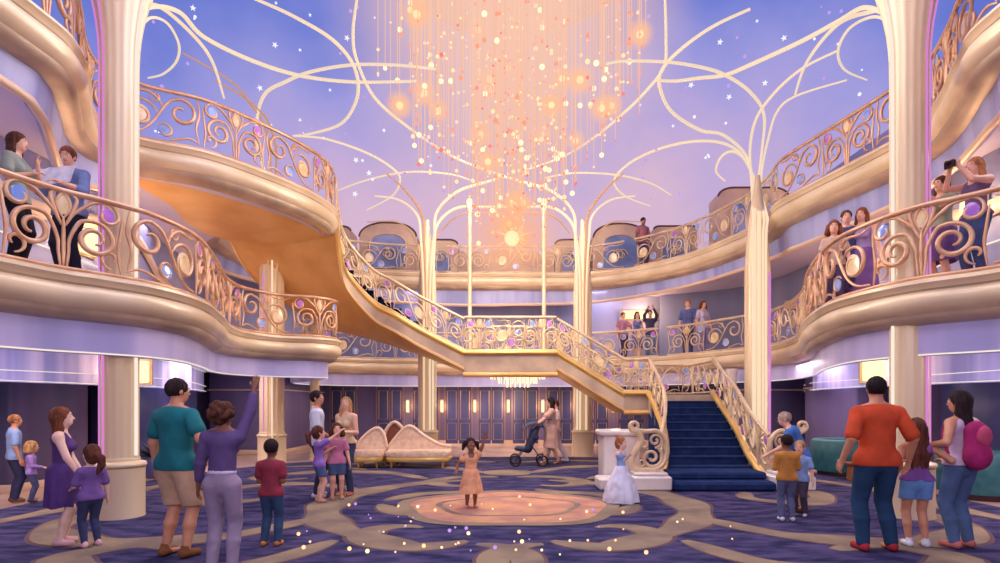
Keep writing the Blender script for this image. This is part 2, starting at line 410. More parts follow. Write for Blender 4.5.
for k_, (EE, i0) in enumerate(((E3a[:8*7], 0), (E3b[8:], 0))):
    NE = normals(EE); m = MB(); vs = []; fs = []; lip = []
    for i, (p, q) in enumerate(zip(EE, NE)):
        zb_ = 5.05+.10*math.sin(i*.13)
        for o_, z_ in ((-.26,5.46),(-.30,zb_),(-.36,zb_-.02),(-.42,zb_),(-.42,5.46)): vs.append((p.x+q.x*o_, p.y+q.y*o_, z_))
        lip.append((p.x-q.x*.33, p.y-q.y*.33, zb_))
    for i in range(len(EE)-1):
        for j in range(4): a = 5*i+j; fs.append((a,a+1,a+6,a+5))
    m.add(vs, fs, DROP2); m.tube(lip, .055, TRIMC, sides=8); struct(m.build('trim_%d'%(11+k_)))
# light lines under the middle balcony soffit
for nm, pts in (('trim_5',[(-8.4,3,2.47),(-7.4,6,2.47),(-6.7,8,2.47),(-6.3,10,2.47),(-6.4,12.5,2.47),(-5.4,14,2.47)]),('trim_6',[(8.4,3,2.47),(7.4,6,2.47),(6.6,8,2.47),(6.6,10,2.47),(7.5,12.5,2.47)]),
                ('trim_7',[(-8.7,5,2.48),(-7.6,7.5,2.48),(-7.0,9.5,2.48),(-7.2,12,2.48)]),('trim_8',[(8.7,5,2.48),(7.6,7.5,2.48),(7.3,9.5,2.48),(7.8,12,2.48)])):
    m = MB(); m.tube(spline(pts,10), .012, LLINE, sides=6); struct(m.build(nm))
# dado + dark panels at ground: pilasters and door bays on the back wall
dn = 0
FRM = mat('bronze_frame', (150,118,120), .4, .3)
for x in (-7.6,-5.9,-4.2,-2.9,-1.7,-.5,.75,2.0,3.3,4.6,6.1,7.6):
    dn += 1
    m = MB(); y = BACK
    m.box(x-.52,x+.52,y-.05,y-.01,.0,2.2,FRM)
    m.box(x-.46,x-.02,y-.07,y-.045,.06,2.12,NAVY,.01); m.box(x+.02,x+.46,y-.07,y-.045,.06,2.12,NAVY,.01)
    for a in (-.46,.02):
        for zz0,zz1 in ((.2,.8),(.95,1.98)):
            m.tube([(x+a+.06,y-.075,zz0),(x+a+.38,y-.075,zz0),(x+a+.38,y-.075,zz1),(x+a+.06,y-.075,zz1)], .012, GOLD, sides=4, closed=True)
    struct(m.build('door_%d'%dn, smooth=False))
m = MB(); m.box(-SIDE,SIDE,BACK-.12,BACK,2.24,2.5,WALLB); m.tube([(-SIDE,BACK-.13,2.24),(SIDE,BACK-.13,2.24)],.025,TRIMC); struct(m.build('trim_9', smooth=False))
m = MB(); m.box(-SIDE,SIDE,BACK-.06,BACK,0,.18,TRIMC); struct(m.build('baseboard_back', smooth=False))
# dark projecting wall bays at ground level, left and right
for k,(x0,x1,y0,y1,ma) in enumerate(((-9.1,-8.3,9.4,11.2,WALLD),(-9.1,-8.0,12.2,14.6,NAVY),(-8.8,-6.6,16.6,20.4,WALLK),(8.2,9.1,8.2,10.6,NAVY),(7.9,9.1,12.6,14.8,WALLK),(6.9,9.0,16.6,20.4,WALLD))):
    m = MB(); m.box(x0,x1,y0,y1,0,2.49,ma,.06); m.box(x0-.02,x1+.02,y0-.02,y1+.02,0,.14,TRIMC,.01); m.box(x0-.02,x1+.02,y0-.02,y1+.02,1.9,1.94,TRIMC,.01)
    struct(m.build('wall_%s_bay.%d'%('left' if k<3 else 'right', k)))
# ------------------------------------------------------------------ upper back pavilions (rounded shop fronts below the sky)
def pavilion(x0, x1, y, z1, rx, label, win=True, depth=.8):
    e_ = thing('pavilion', label, 'pavilion', ((x0+x1)/2,y,Z3), absm=True, group=None, kind='thing')
    m = MB(); w_ = x1-x0; out = []
    n_ = 14
    for i in range(n_+1):
        a = PI - (PI/2)*i/n_; out.append((x0+rx+rx*math.cos(a), z1-rx*.55+rx*.55*math.sin(a)))
    for i in range(n_+1):
        a = PI/2-(PI/2)*i/n_; out.append((x1-rx+rx*math.cos(a), z1-rx*.55+rx*.55*math.sin(a)))
    pr = [(x0,Z3)]+out+[(x1,Z3)]; k = len(pr)
    vs = [(a,y,b) for a,b in pr]+[(a,y+depth,b) for a,b in pr]
    tr = tessellate_polygon([[Vector((a,b,0)) for a,b in pr]])
    m.add(vs, [tuple(t) for t in tr]+[tuple(k+i for i in t) for t in tr]+[(i,(i+1)%k,k+(i+1)%k,k+i) for i in range(k)], TANW)
    m.build('facade', e_, smooth=False)
    m = MB(); m.tube([(a,y-.02,b) for a,b in pr[1:-1]], .03, CEDGE, sides=6); m.build('roof_edge', e_)
    if win:
        m = MB(); c_ = (x0+x1)/2; ww = w_*.32
        arch = [(c_-ww,Z3+.25)]+[(c_-ww*math.cos(PI*i/12), z1-.75+ .35*math.sin(PI*i/12)) for i in range(13)]+[(c_+ww,Z3+.25)]
        tr = tessellate_polygon([[Vector((a,b,0)) for a,b in arch]])
        m.add([(a,y-.03,b) for a,b in arch], [tuple(t) for t in tr], mat('dusk_glass',(110,128,176),.15,0,(150,160,206),1.2))
        wd = m.build('window', e_, smooth=False)
        m = MB(); m.tube([(a,y-.04,b) for a,b in arch], .03, PGILT, sides=6, closed=True); m.build('window_frame', wd)
        for sx in (-1,1):
            m = MB(); m.tube([(c_+sx*(.06+(.2-.01*i*.8)*math.cos(.45*i)), y-.06, Z3+.75+(.2-.008*i)*math.sin(.45*i)) for i in range(18)], .025, PGILT, sides=6); m.build('scroll_ornament', e_)
PV = [(-8.9,-6.9,17.2,7.8,.4,'tan rounded pavilion front at the far left of the upper level'),(-6.8,-5.2,18.9,7.5,.3,'low tan pavilion front left of the tall rounded one on the upper level'),
      (-5.1,-3.1,19.6,7.85,.9,'tan dome-shouldered pavilion front behind the left tree column'),(-3.0,-1.7,20.1,7.4,.3,'narrow tan pavilion front between the left tree column and the slim post'),
      (1.8,3.0,20.1,7.4,.3,'narrow tan pavilion front just left of the right tree column'),(3.1,5.0,19.7,7.85,.9,'tan dome-shouldered pavilion front behind the right tree column'),
      (5.1,6.6,19.2,7.6,.2,'flat-topped tan pavilion front behind the visitor on the upper level'),(6.7,8.9,17.6,8.3,.5,'tallest tan pavilion front at the far right of the upper level')]
for a in PV: pavilion(*a)
m = MB(); m.box(-SIDE,SIDE,BACK,BACK+.2,Z3,7.1,TANW); struct(m.build('wall_back_upper', smooth=False))
# ------------------------------------------------------------------ railings
GEM1 = mat('lilac_glass', (206,130,214), .12, 0, (170,110,214), 6, coat=.5)
GEM2 = mat('blue_glass', (120,150,226), .12, 0, (150,176,236), 6, coat=.5)
GEM3 = mat('cream_enamel', (236,214,176), .25, 0, (222,188,130), 6, coat=.4)
def spir(cx, cy, r0, r1, a0, turns, n=22, sx=1):
    """spiral from radius r0 at angle a0 inward to r1"""
    return [(cx+sx*(r0+(r1-r0)*(i/n))*math.cos(a0+2*PI*turns*i/n), cy+(r0+(r1-r0)*(i/n))*math.sin(a0+2*PI*turns*i/n)) for i in range(n+1)]
def motifA(hw, h):
    """palmette between two large volutes"""
    C = []; k = h/.9
    for s in (-1,1):
        r = .235*k
        C.append(([(s*.03,.03*k),(s*.05,.2*k),(s*.06,.36*k)]
                  +[(s*(.07*k+r)-s*(r*(1-.8*j/24))*math.cos(PI*(.12+.145*j)), .40*k+(r*(1-.8*j/24))*math.sin(PI*(.12+.145*j))) for j in range(1,24)], .026))
        C.append((spir(s*(hw-.17*k), .72*k, .15*k, .035*k, (PI/2), .95, sx=-s), .02))
        C.append(([(s*.02,.52*k),(s*.1,.66*k),(s*.22,.78*k),(s*.3,.84*k),(s*(hw-.17*k),.87*k)], .018))
        C.append(([(s*.015,.5*k),(s*.07,.62*k),(s*.13,.82*k),(s*.08,.88*k)], .017))
        C.append((spir(s*(hw-.13*k), .2*k, .12*k, .03*k, -PI/2, .9, sx=-s), .018))
        C.append(([(s*(hw-.02),.03),(s*(hw-.05),.3*k),(s*(hw-.03),.5*k),(s*(hw-.0),.75*k)], .016))
    C.append(([(0,.03),(0,.3*k),(0,.6*k)], .018))
    C.append(([(0,.58*k),(-.07,.74*k),(0,.88*k),(.07,.74*k),(0,.58*k)], .017))
    G = [(0,.74*k,.04,.09*k,GEM3),(hw-.17*k,.72*k,.06*k,.075*k,GEM2),(-hw+.17*k,.72*k,.06*k,.075*k,GEM1)]
    return C, G
def motifB(hw, h):
    """running S scroll"""
    C = []; k = h/.9
    C.append(([(-hw,.06*k),(-hw*.6,.1*k),(-hw*.28,.26*k),(-.02,.5*k),(hw*.2,.72*k),(hw*.5,.8*k)]+spir(hw*.52,.56*k,.24*k,.06*k,PI/2,-1.1), .027))
    C.append((spir(-hw*.52,.42*k,.27*k,.06*k,PI*.1,1.35), .025))
    C.append(([(-hw*.98,.84*k),(-hw*.7,.8*k),(-hw*.3,.82*k),(-.02,.7*k),(.03,.55*k)], .018))
    C.append((spir(hw*.1,.2*k,.14*k,.03*k,PI*.8,-1.0), .019))
    C.append(([(hw,.08*k),(hw*.75,.14*k),(hw*.45,.1*k),(hw*.2,.05*k)], .016))
    C.append((spir(-hw*.15,.76*k,.09*k,.03*k,PI,1.0), .015))
    C.append(([(hw*.98,.1*k),(hw*.9,.35*k),(hw*.99,.6*k),(hw*.93,.86*k)], .016))
    G = [(-hw*.5,.4*k,.11*k,.13*k,GEM3),(hw*.1,.2*k,.085*k,.075*k,GEM2 if hw > .5 else GEM1)]
    return C, G
def railing(base, label, h=.92, bay=1.15, ma=COPPER, name='railing', group=None, mats=None, style=0, top=.036):
    """base: 3D line along the foot of the railing"""
    P = resample(base, .06)
    L = [0]
    for a, b in zip(P, P[1:]): L.append(L[-1]+(b-a).length)
    T = L[-1]
    def at(t):
        t = min(max(t,0),T); i = min(int(t/T*(len(P)-1)), len(P)-2)
        while i < len(P)-2 and L[i+1] < t: i += 1
        while i > 0 and L[i] > t: i -= 1
        return P[i].lerp(P[i+1], (t-L[i])/max(L[i+1]-L[i],1e-9))
    e_ = thing(name, label, 'railing', tuple(P[len(P)//2]), absm=True, group=group)
    m = MB(); up = Vector((0,0,1))
    m.tube([p+up*h for p in P[::2]]+[P[-1]+up*h], top, ma, sides=8); m.build('handrail', e_)
    m = MB(); m.tube([p+up*.03 for p in P[::2]]+[P[-1]+up*.03], .025, ma, sides=6); m.build('bottom_rail', e_)
    nb = max(1, int(round(T/bay))); bw = T/nb
    for b in range(nb):
        c = bw*(b+.5); hw = bw/2-.02
        C, G = (motifA if (b+style)%2==0 else motifB)(hw, h-.02)
        G = [(u,v,a*1.3,d*1.25,g_) for u,v,a,d,g_ in G]
        if ma is PGILT: C = [(c_,r*.74) for c_,r in C]
        if b % 4 >= 2: C = [([(-u,v) for u,v in c_],r) for c_,r in C]; G = [(-u,v,a,d,g) for u,v,a,d,g in G]
        m = MB()
        for pts, r in C:
            q = spline([(u,v,0) for u,v in pts], 3 if len(pts) > 8 else 6)
            q = [(min(max(p.x,-hw-.02),hw+.02), p.y) for p in q]; nn = len(q)
            m.tube([at(c+u)+up*(v+.02) for u, v in q], [r*(.5+.75*math.sin(PI*min(i/(nn-1)*1.0,1))**.7) for i in range(nn)], ma, sides=6)
        m.build('scroll_panel', e_)
        for u, v, a, d, g in G:
            m = MB(); p = at(c+u); t = (at(c+u+.03)-at(c+u-.03)).normalized(); nrm = Vector((t.y,-t.x,0)).normalized()
            vs = []; fs = []; K = 14
            for sgn in (-1,1):
                vs.append(p+up*(v+.02)+nrm*sgn*.022)
                for k in range(K):
                    an = 2*PI*k/K; vs.append(p+up*(v+.02+d*math.sin(an))+t*a*math.cos(an)+nrm*sgn*.008)
            for k in range(K):
                fs.append((0,1+k,1+(k+1)%K)); fs.append((K+1,K+2+(k+1)%K,K+2+k)); fs.append((1+k,K+2+k,K+2+(k+1)%K,1+(k+1)%K))
            m.add(vs, fs, g); m.build('glass_inset', e_)
    return e_
def off(E, z, d=-.04):
    N_ = normals(E); return [Vector((p.x+q.x*d,p.y+q.y*d,z)) for p,q in zip(E,N_)]
R2 = off(E2, Z2)
railing(R2[8:8*11+1], 'copper scrollwork railing along the left curve of the middle balcony by the map readers', bay=1.25)
railing(R2[8*11:8*19], 'scrollwork railing at the back left of the middle balcony, beneath the upper stair flight', ma=PGILT, bay=1.4, style=1)
railing(R2[8*19:8*22+4], 'pale scrollwork railing at the back right of the middle balcony below a photographing group', ma=PGILT, bay=1.4)
railing(R2[8*22+4:8*28], 'copper scrollwork railing along the right curve of the middle balcony by two girls', bay=1.25, style=1)
R3a = off(E3a, Z3); R3b = off(E3b, Z3)
railing(R3a[8:], 'copper scrollwork railing along the left curve of the upper balcony', bay=1.25)
railing(R3b[:8*5], 'pale scrollwork railing at the back left of the upper balcony beside the stair head', ma=PGILT, bay=1.4)
railing(R3b[8*5:8*7+4], 'pale scrollwork railing at the back centre of the upper balcony between the slim posts', ma=PGILT, bay=1.4)
railing(R3b[8*7+4:8*11], 'pale scrollwork railing at the back right of the upper balcony by the lone visitor', ma=PGILT, bay=1.4, style=1)
railing(R3b[8*11:8*18], 'copper scrollwork railing along the right curve of the upper balcony', bay=1.25, style=1)
# ------------------------------------------------------------------ columns
def column(name, x, y, r, z0, z1, label, flare=None, drum=True, strips=(), highlights=(), taper=False, sides=40, dr=None, ma=COLM):
    e_ = thing(name, label, 'column', (x,y,z0), absm=True, kind='thing')
    zs = z0+(.72 if drum else 0)
    prof = [(r,zs),(r,z1)]
    if flare:
        prof = [(r,zs),(r,z1-1.2)]+[(r+flare*(t**2.2),z1-1.2+1.9*t) for t in [k/10 for k in range(1,11)]]
    if taper: prof = [(r,zs),(r,z1-1.9),(r*.86,z1-1.2),(r*.62,z1-.6),(r*.36,z1-.1),(r*.2,z1+.3)]
    m = MB(); m.lathe(prof, ma, (x,y,0), sides=64, flute=.045, nf=16)
    if not taper: m.lathe([(r*.97, prof[-1][1]), (0.001, prof[-1][1])], ma, (x,y,0), sides=32)
    m.build('shaft', e_, angle=60)
    if drum:
        d_ = dr or r*1.16
        m = MB(); m.lathe([(d_,z0),(d_,z0+.03),(d_*.985,z0+.05),(d_*.985,z0+.64),(d_,z0+.66),(r*.9,z0+.68)], ma, (x,y,0), sides=48); m.build('base_drum', e_)
        m = MB(); m.lathe([(r,z0+.66),(d_*1.02,z0+.675),(d_*1.06,z0+.70),(d_*1.02,z0+.73),(r*1.02,z0+.75),(r*1.04,z0+.78),(r,z0+.80)], ma, (x,y,0), sides=48); m.build('base_ring', e_)
    for a in tuple(strips)+tuple(highlights):  # second set: column edge highlights imitated by glowing ivory lines
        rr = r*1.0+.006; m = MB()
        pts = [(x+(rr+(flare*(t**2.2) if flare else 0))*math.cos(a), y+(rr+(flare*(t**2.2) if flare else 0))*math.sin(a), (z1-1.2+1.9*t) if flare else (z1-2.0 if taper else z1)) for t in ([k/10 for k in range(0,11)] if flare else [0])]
        m.tube([(x+rr*math.cos(a),y+rr*math.sin(a),zs+.1)]+pts, .012 if a in strips else .02, LMAG if a in strips else LLINE, sides=6); m.build('light_highlight_strip', e_)
    return e_
NL = column('column', -5.10, 7.42, .22, 0, 7.1, 'big fluted cream column beside the purple-dressed girl and her little friend, magenta light strips', flare=.5, strips=(-1.9,-2.4), highlights=(-.08,), dr=.29)
NR = column('column', 5.35, 7.42, .22, 0, 7.1, 'big fluted cream column behind the long-haired girl in a purple vest, magenta light strips', flare=.5, strips=(-1.2,-.7), highlights=(-3.06,), dr=.29)
ML = column('column', -5.95, 14.3, .30, 0, 6.8, 'fluted cream column under the golden stair sweep, behind the boy in a maroon shirt', strips=(-1.9,), taper=True)
MR = column('column', 5.86, 13.0, .28, 0, 6.5, 'tall cream column just right of the foot of the stairs, splitting into looping ribs', strips=(-1.0,-.75), taper=True)
BL = column('column', -2.24, 16.15, .27, 0, 6.5, 'cream tree column behind the wide cream chaise', taper=True)
BR = column('column', 2.24, 16.15, .27, 0, 6.5, 'cream tree column right of the woman pushing a stroller', ma=COLM, taper=True)
for x, y, lb in ((-8.0,11.7,'slim cream column by the left wall, behind the girl in a purple dress'),(-5.3,15.6,'slim square-topped cream column behind the white-shirted father'),(8.1,11.2,'slim white column by the right wall, left of the backpack woman'),(6.4,15.8,'slim white column right of the stair, behind the older man in blue')):
    e_ = thing('slim_column', lb, 'column', (x,y,0), absm=True, kind='thing'); m = MB()
    m.lathe([(.16,0),(.16,.1),(.125,.14),(.125,2.3),(.16,2.36),(.17,2.49)], COLM if x < 0 else WHITE, (x,y,0), sides=24); m.build('shaft', e_)
# slim posts and arch of the landing
for px in (-.98, 1.08):
    e_ = thing('slim_post', 'slim gilt post rising from the %s end of the stair landing' % ('left' if px < 0 else 'right'), 'post', (px,15.55,2.77), absm=True); m = MB()
    m.lathe([(.09,2.77),(.09,2.9),(.055,2.95),(.055,6.85),(.10,6.95),(.10,7.05)], PGILT, (px,15.55,0), sides=14); m.build('shaft', e_)
    m = MB(); m.ball((px,15.55,7.12), .09, LWARM, 10, 8); m.build('lamp_finial', e_)
# ------------------------------------------------------------------ overhead ribs
RZ = 8.0
def RP(px, y): return W(px, y, z=RZ)
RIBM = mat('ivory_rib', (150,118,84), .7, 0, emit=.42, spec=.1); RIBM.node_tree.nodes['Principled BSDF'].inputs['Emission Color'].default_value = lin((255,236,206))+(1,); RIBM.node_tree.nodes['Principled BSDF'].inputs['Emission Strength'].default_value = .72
RIBC = mat('bronze_rib', (120,84,60), .7, 0, emit=.3, spec=.1); RIBC.node_tree.nodes['Principled BSDF'].inputs['Emission Color'].default_value = lin((224,170,132))+(1,); RIBC.node_tree.nodes['Principled BSDF'].inputs['Emission Strength'].default_value = .6  # glow added to the bronze in place of lamp shading
def rib(pts, label=None, r=.042, ma=RIBM, parent=None, nm='rib'):
    P = [RP(*p) if len(p) == 2 else (W(p[0],p[1],s=p[2])) for p in pts]
    P = spline(P, 10); n_ = len(P)
    m = MB(); m.tube(P, [.64*r*(.45+.75*math.sin(PI*(.08+.84*i/(n_-1)))**.7) for i in range(n_)], ma, sides=8)
    o = m.build(nm, parent)
    if label: tag(o, label, 'ceiling rib', 'looping ceiling ribs')
    return o
NLs = 76; NRs = 76
# ribs springing from the near left column
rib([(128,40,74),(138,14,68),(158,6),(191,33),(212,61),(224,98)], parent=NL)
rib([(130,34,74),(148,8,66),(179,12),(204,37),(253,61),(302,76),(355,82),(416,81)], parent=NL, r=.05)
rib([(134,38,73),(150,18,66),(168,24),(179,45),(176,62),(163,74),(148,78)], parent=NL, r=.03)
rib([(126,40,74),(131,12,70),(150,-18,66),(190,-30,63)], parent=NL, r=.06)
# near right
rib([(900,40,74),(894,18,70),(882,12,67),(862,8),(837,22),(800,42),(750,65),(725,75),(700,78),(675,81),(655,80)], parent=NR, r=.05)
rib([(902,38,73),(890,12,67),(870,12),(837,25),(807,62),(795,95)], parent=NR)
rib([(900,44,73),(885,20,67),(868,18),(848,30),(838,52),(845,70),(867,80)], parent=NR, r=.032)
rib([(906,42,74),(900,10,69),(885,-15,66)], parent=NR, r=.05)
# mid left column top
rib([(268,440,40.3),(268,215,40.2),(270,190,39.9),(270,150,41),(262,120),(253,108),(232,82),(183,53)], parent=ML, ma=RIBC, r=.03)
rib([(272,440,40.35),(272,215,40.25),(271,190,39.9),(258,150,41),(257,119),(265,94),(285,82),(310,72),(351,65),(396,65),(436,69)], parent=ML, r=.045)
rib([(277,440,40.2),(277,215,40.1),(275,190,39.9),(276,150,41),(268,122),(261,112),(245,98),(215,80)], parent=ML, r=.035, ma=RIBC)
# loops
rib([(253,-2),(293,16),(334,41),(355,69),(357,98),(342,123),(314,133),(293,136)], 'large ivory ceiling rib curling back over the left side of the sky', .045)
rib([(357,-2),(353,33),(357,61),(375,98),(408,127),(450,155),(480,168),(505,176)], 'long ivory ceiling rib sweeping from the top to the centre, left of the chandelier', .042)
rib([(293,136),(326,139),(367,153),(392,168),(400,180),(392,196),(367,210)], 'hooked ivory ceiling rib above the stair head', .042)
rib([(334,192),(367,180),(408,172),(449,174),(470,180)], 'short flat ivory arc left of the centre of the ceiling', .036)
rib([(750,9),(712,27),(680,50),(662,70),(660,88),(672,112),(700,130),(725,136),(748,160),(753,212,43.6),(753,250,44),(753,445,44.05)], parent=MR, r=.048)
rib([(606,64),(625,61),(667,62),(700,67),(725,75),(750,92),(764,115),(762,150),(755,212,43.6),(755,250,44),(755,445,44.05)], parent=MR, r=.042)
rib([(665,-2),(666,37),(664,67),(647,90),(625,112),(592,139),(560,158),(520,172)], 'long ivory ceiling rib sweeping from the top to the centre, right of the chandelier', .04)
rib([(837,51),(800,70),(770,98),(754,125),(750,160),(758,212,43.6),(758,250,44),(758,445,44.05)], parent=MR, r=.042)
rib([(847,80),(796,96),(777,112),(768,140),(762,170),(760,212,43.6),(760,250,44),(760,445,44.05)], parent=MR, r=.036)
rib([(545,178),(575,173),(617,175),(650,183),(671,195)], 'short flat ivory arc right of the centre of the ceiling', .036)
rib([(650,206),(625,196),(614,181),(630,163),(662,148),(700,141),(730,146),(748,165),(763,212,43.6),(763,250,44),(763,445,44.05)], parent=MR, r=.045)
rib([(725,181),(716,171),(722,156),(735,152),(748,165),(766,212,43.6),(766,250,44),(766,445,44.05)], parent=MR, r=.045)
# tree columns: branches in the plane of the columns
def br(pts, parent, r=.05, ma=RIBM): return rib([(a,b,34.7+(c if len(t)>2 else 0)) for t in pts for a,b,c in [(t[0],t[1],t[2] if len(t)>2 else 0)]], parent=parent, r=r, ma=ma)
for par, sg in ((BL,1),(BR,-1)):
    cx = 427 if sg > 0 else 583
    def q(dx, y, ds=0): return (cx+sg*dx*(1.5 if y > 235 else 1), y, ds+(.72 if y > 235 else .2 if y > 210 else 0))
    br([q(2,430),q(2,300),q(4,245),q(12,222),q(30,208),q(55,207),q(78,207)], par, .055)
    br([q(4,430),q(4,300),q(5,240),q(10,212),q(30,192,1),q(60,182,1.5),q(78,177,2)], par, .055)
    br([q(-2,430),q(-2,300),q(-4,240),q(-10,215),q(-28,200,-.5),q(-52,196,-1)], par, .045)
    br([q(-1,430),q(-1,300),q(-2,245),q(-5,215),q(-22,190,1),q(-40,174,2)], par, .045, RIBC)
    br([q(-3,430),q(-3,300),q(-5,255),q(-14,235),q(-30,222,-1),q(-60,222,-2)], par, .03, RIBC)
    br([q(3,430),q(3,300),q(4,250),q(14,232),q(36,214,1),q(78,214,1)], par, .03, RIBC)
# ------------------------------------------------------------------ stairs
def flight(name, label, F, B, n, ma_step, lip=.0, soff=SOFFG, carpet=False, thick=.42, rail=None, close_back=True, drop_end=False):
    """F, B: front/back edges of the walking line with z; n steps"""
    Fp = resample(spline(F,10), .02); Bp = resample(spline(B,10), .02)
    def at(P, t): x = t*(len(P)-1); i = min(int(x),len(P)-2); return P[i].lerp(P[i+1], x-i)
    z0, z1 = F[0][2], F[-1][2]
    e_ = thing(name, label, 'staircase', tuple(Fp[-1]), absm=True)
    # treads
    m = MB(); N_ = n
    for i in range(N_):
        a, b = i/N_, (i+1)/N_; z = z0+(z1-z0)*(i+1)/N_; zt = z0+(z1-z0)*i/N_
        p = [at(Fp,a),at(Fp,b),at(Bp,b),at(Bp,a)]
        vs = [(q.x,q.y,z) for q in p]+[(p[0].x,p[0].y,zt),(p[3].x,p[3].y,zt)]
        m.add(vs, [(0,1,2,3),(4,0,3,5)], ma_step)
        m.tube([(p[1].x,p[1].y,z-.015),(p[2].x,p[2].y,z-.015)], .018, ma_step, sides=6)
    m.build('treads', e_, smooth=False)
    # soffit and stringers
    K = 48; f_ = [at(Fp,i/K) for i in range(K+1)]; b_ = [at(Bp,i/K) for i in range(K+1)]
    m = MB(); vs = []; fs = []
    for i in range(K+1):
        d = Vector((0,0,thick)); c_ = (f_[i]+b_[i])/2
        vs += [f_[i]-d, f_[i].lerp(b_[i],.5)-d-Vector((0,0,.06)), b_[i]-d]
    for i in range(K): fs += [(3*i,3*i+1,3*i+4,3*i+3),(3*i+1,3*i+2,3*i+5,3*i+4)]
    m.add(vs, fs, soff); m.build('soffit', e_)
    for nm, P, sg in (('stringer', f_, 1), ('stringer', b_, -1)):
        m = MB(); pr = [(0,.06,GOLD),(.04,.07,GOLD),(.07,.03,GOLD),(.07,-.02,GOLD),(.03,-.07,GOLD),(.015,-.10,TAUPE),(.02,-thick+.07,TAUPE),(.05,-thick+.04,soff),(.05,-thick-.01,soff),(0,-thick-.03,soff),(-.04,-thick,soff),(-.04,.05,GOLD),(0,.06,GOLD)]
        k_ = len(pr); vs = []
        for i, p in enumerate(P):
            t = P[min(i+1,K)]-P[max(i-1,0)]; o_ = Vector((t.y,-t.x,0)); o_.normalize()
            # outward = away from the other edge
            other = (b_ if sg > 0 else f_)[i]
            if o_.dot(other-p) > 0: o_ = -o_
            for a, dz, _ in pr: vs.append(p+o_*a+Vector((0,0,dz)))
        for j in range(k_-1):
            m.add([vs[i*k_+jj] for i in range(K+1) for jj in (j,j+1)], [(2*i,2*i+1,2*i+3,2*i+2) for i in range(K)], pr[j][2])
        m.add([vs[j] for j in range(k_-1)]+[vs[K*k_+j] for j in range(k_-1)], [tuple(range(k_-1)), tuple(range(2*k_-3,k_-2,-1))], TAUPE)
        m.build(nm, e_)
    return e_, f_, b_
FA = [(-4.0,13.2,6.0),(-4.06,13.6,5.42),(-4.0,14.05,4.82),(-3.4,14.3,4.1),(-2.8,14.2,3.75),(-2.07,14.2,3.32),(-1.04,14.2,2.80)]
BA = [(-6.6,13.35,6.0),(-6.6,14.2,5.42),(-6.2,15.0,4.82),(-5.0,15.7,4.1),(-3.7,15.75,3.75),(-2.4,15.7,3.32),(-1.04,15.7,2.80)]
sa, fa, ba = flight('staircase', 'sweeping gold-lipped upper stair flight curving down from the upper balcony to the landing', FA, BA, 20, NAVYC)
railing([p+Vector((0,0,.06)) for p in fa], 'gilt scroll railing on the near edge of the curving upper stair flight', h=.8, ma=PGILT, name='stair_railing', bay=1.1)
# golden underside continuing below the upper balcony
m = MB(); A_ = resample(spline([(-4.0,13.25,5.46),(-4.0,12.6,5.46),(-4.22,11.8,5.46),(-4.72,10.95,5.46),(-5.4,10.1,5.46),(-6.2,9.6,5.46),(-6.6,9.1,5.46)],8),.15)
B_ = resample(spline([(-6.6,13.4,5.40),(-6.9,12.8,5.42),(-6.9,12.0,5.44),(-6.8,11.2,5.45),(-6.8,10.3,5.45),(-6.75,9.6,5.46),(-6.7,9.1,5.46)],8),.15)
K = 30
def at_(P,t): x=t*(len(P)-1); i=min(int(x),len(P)-2); return P[i].lerp(P[i+1],x-i)
vs=[];fs=[]
for i in range(K+1):
    a=at_(A_,i/K)+Vector((-.12,0,0)); b=at_(B_,i/K); vs += [a, a.lerp(b,.5)-Vector((0,0,.14*(1-i/K))), b, a+Vector((0,0,.02)), b+Vector((0,0,.02))]
for i in range(K): q=5*i; fs += [(q,q+1,q+6,q+5),(q+1,q+2,q+7,q+6),(q,q+5,q+8,q+3),(q+2,q+4,q+9,q+7)]
m.add(vs,fs,SOFFG); o = m.build('soffit_panel'); tag(o,'golden curved ceiling panel under the upper left balcony leading into the stair underside','ceiling panel',kind='thing')
# upper landing
def landing(name, label, poly, z, thick, front, top=NAVYC):
    e_ = thing(name, label, 'landing', (poly[0][0],poly[0][1],z), absm=True)
    m = MB(); m.poly(poly, z, top, True); m.build('deck', e_, smooth=False)
    m = MB(); m.poly(poly, z-thick-.03, SOFFG, False)
    n_ = len(poly)
    for i in range(n_):
        a, b = poly[i], poly[(i+1)%n_]; m.add([(a[0],a[1],z),(b[0],b[1],z),(b[0],b[1],z-thick-.03),(a[0],a[1],z-thick-.03)],[(0,1,2,3)],TAUPE)
    m.build('slab', e_, smooth=False)
    m = MB(); m.tube([Vector(p) for p in front], .06, GOLD, sides=8, flat=.8); m.build('edge_lip', e_)
    m = MB(); m.tube([Vector(p)-Vector((0,0,thick+.06)) for p in front], .06, SOFFG, sides=8, flat=.6); m.build('lower_moulding', e_)
    return e_
landing('stair_landing', 'upper stair landing with gold lip between the two slim posts', [(-1.04,14.2),(1.32,14.2),(1.32,15.7),(-1.04,15.7)], 2.78, .5, [(-1.06,14.16,2.80),(1.34,14.16,2.80)])
railing([Vector((-1.04,14.2,2.84)),Vector((1.3,14.2,2.84))], 'gilt scroll railing across the front of the upper stair landing', h=.86, ma=PGILT, name='stair_railing', bay=.78)
railing([Vector((-1.04,15.66,2.80)),Vector((1.3,15.66,2.80))], 'gilt scroll railing along the rear of the upper stair landing', h=.86, ma=PGILT, name='stair_railing', bay=.78, style=1)
FB = [(1.32,14.2,2.80),(1.85,14.08,2.46),(2.4,13.94,2.10),(2.95,13.8,1.74)]
BB = [(1.32,15.7,2.80),(1.85,15.6,2.46),(2.4,15.45,2.10),(2.95,15.3,1.74)]
sb, fb, bb = flight('staircase', 'short straight stair flight between the upper and lower landings', FB, BB, 7, NAVYC)
railing([p+Vector((0,0,.06)) for p in fb], 'gilt scroll railing on the near edge of the short middle flight', h=.8, ma=PGILT, name='stair_railing', bay=.95)
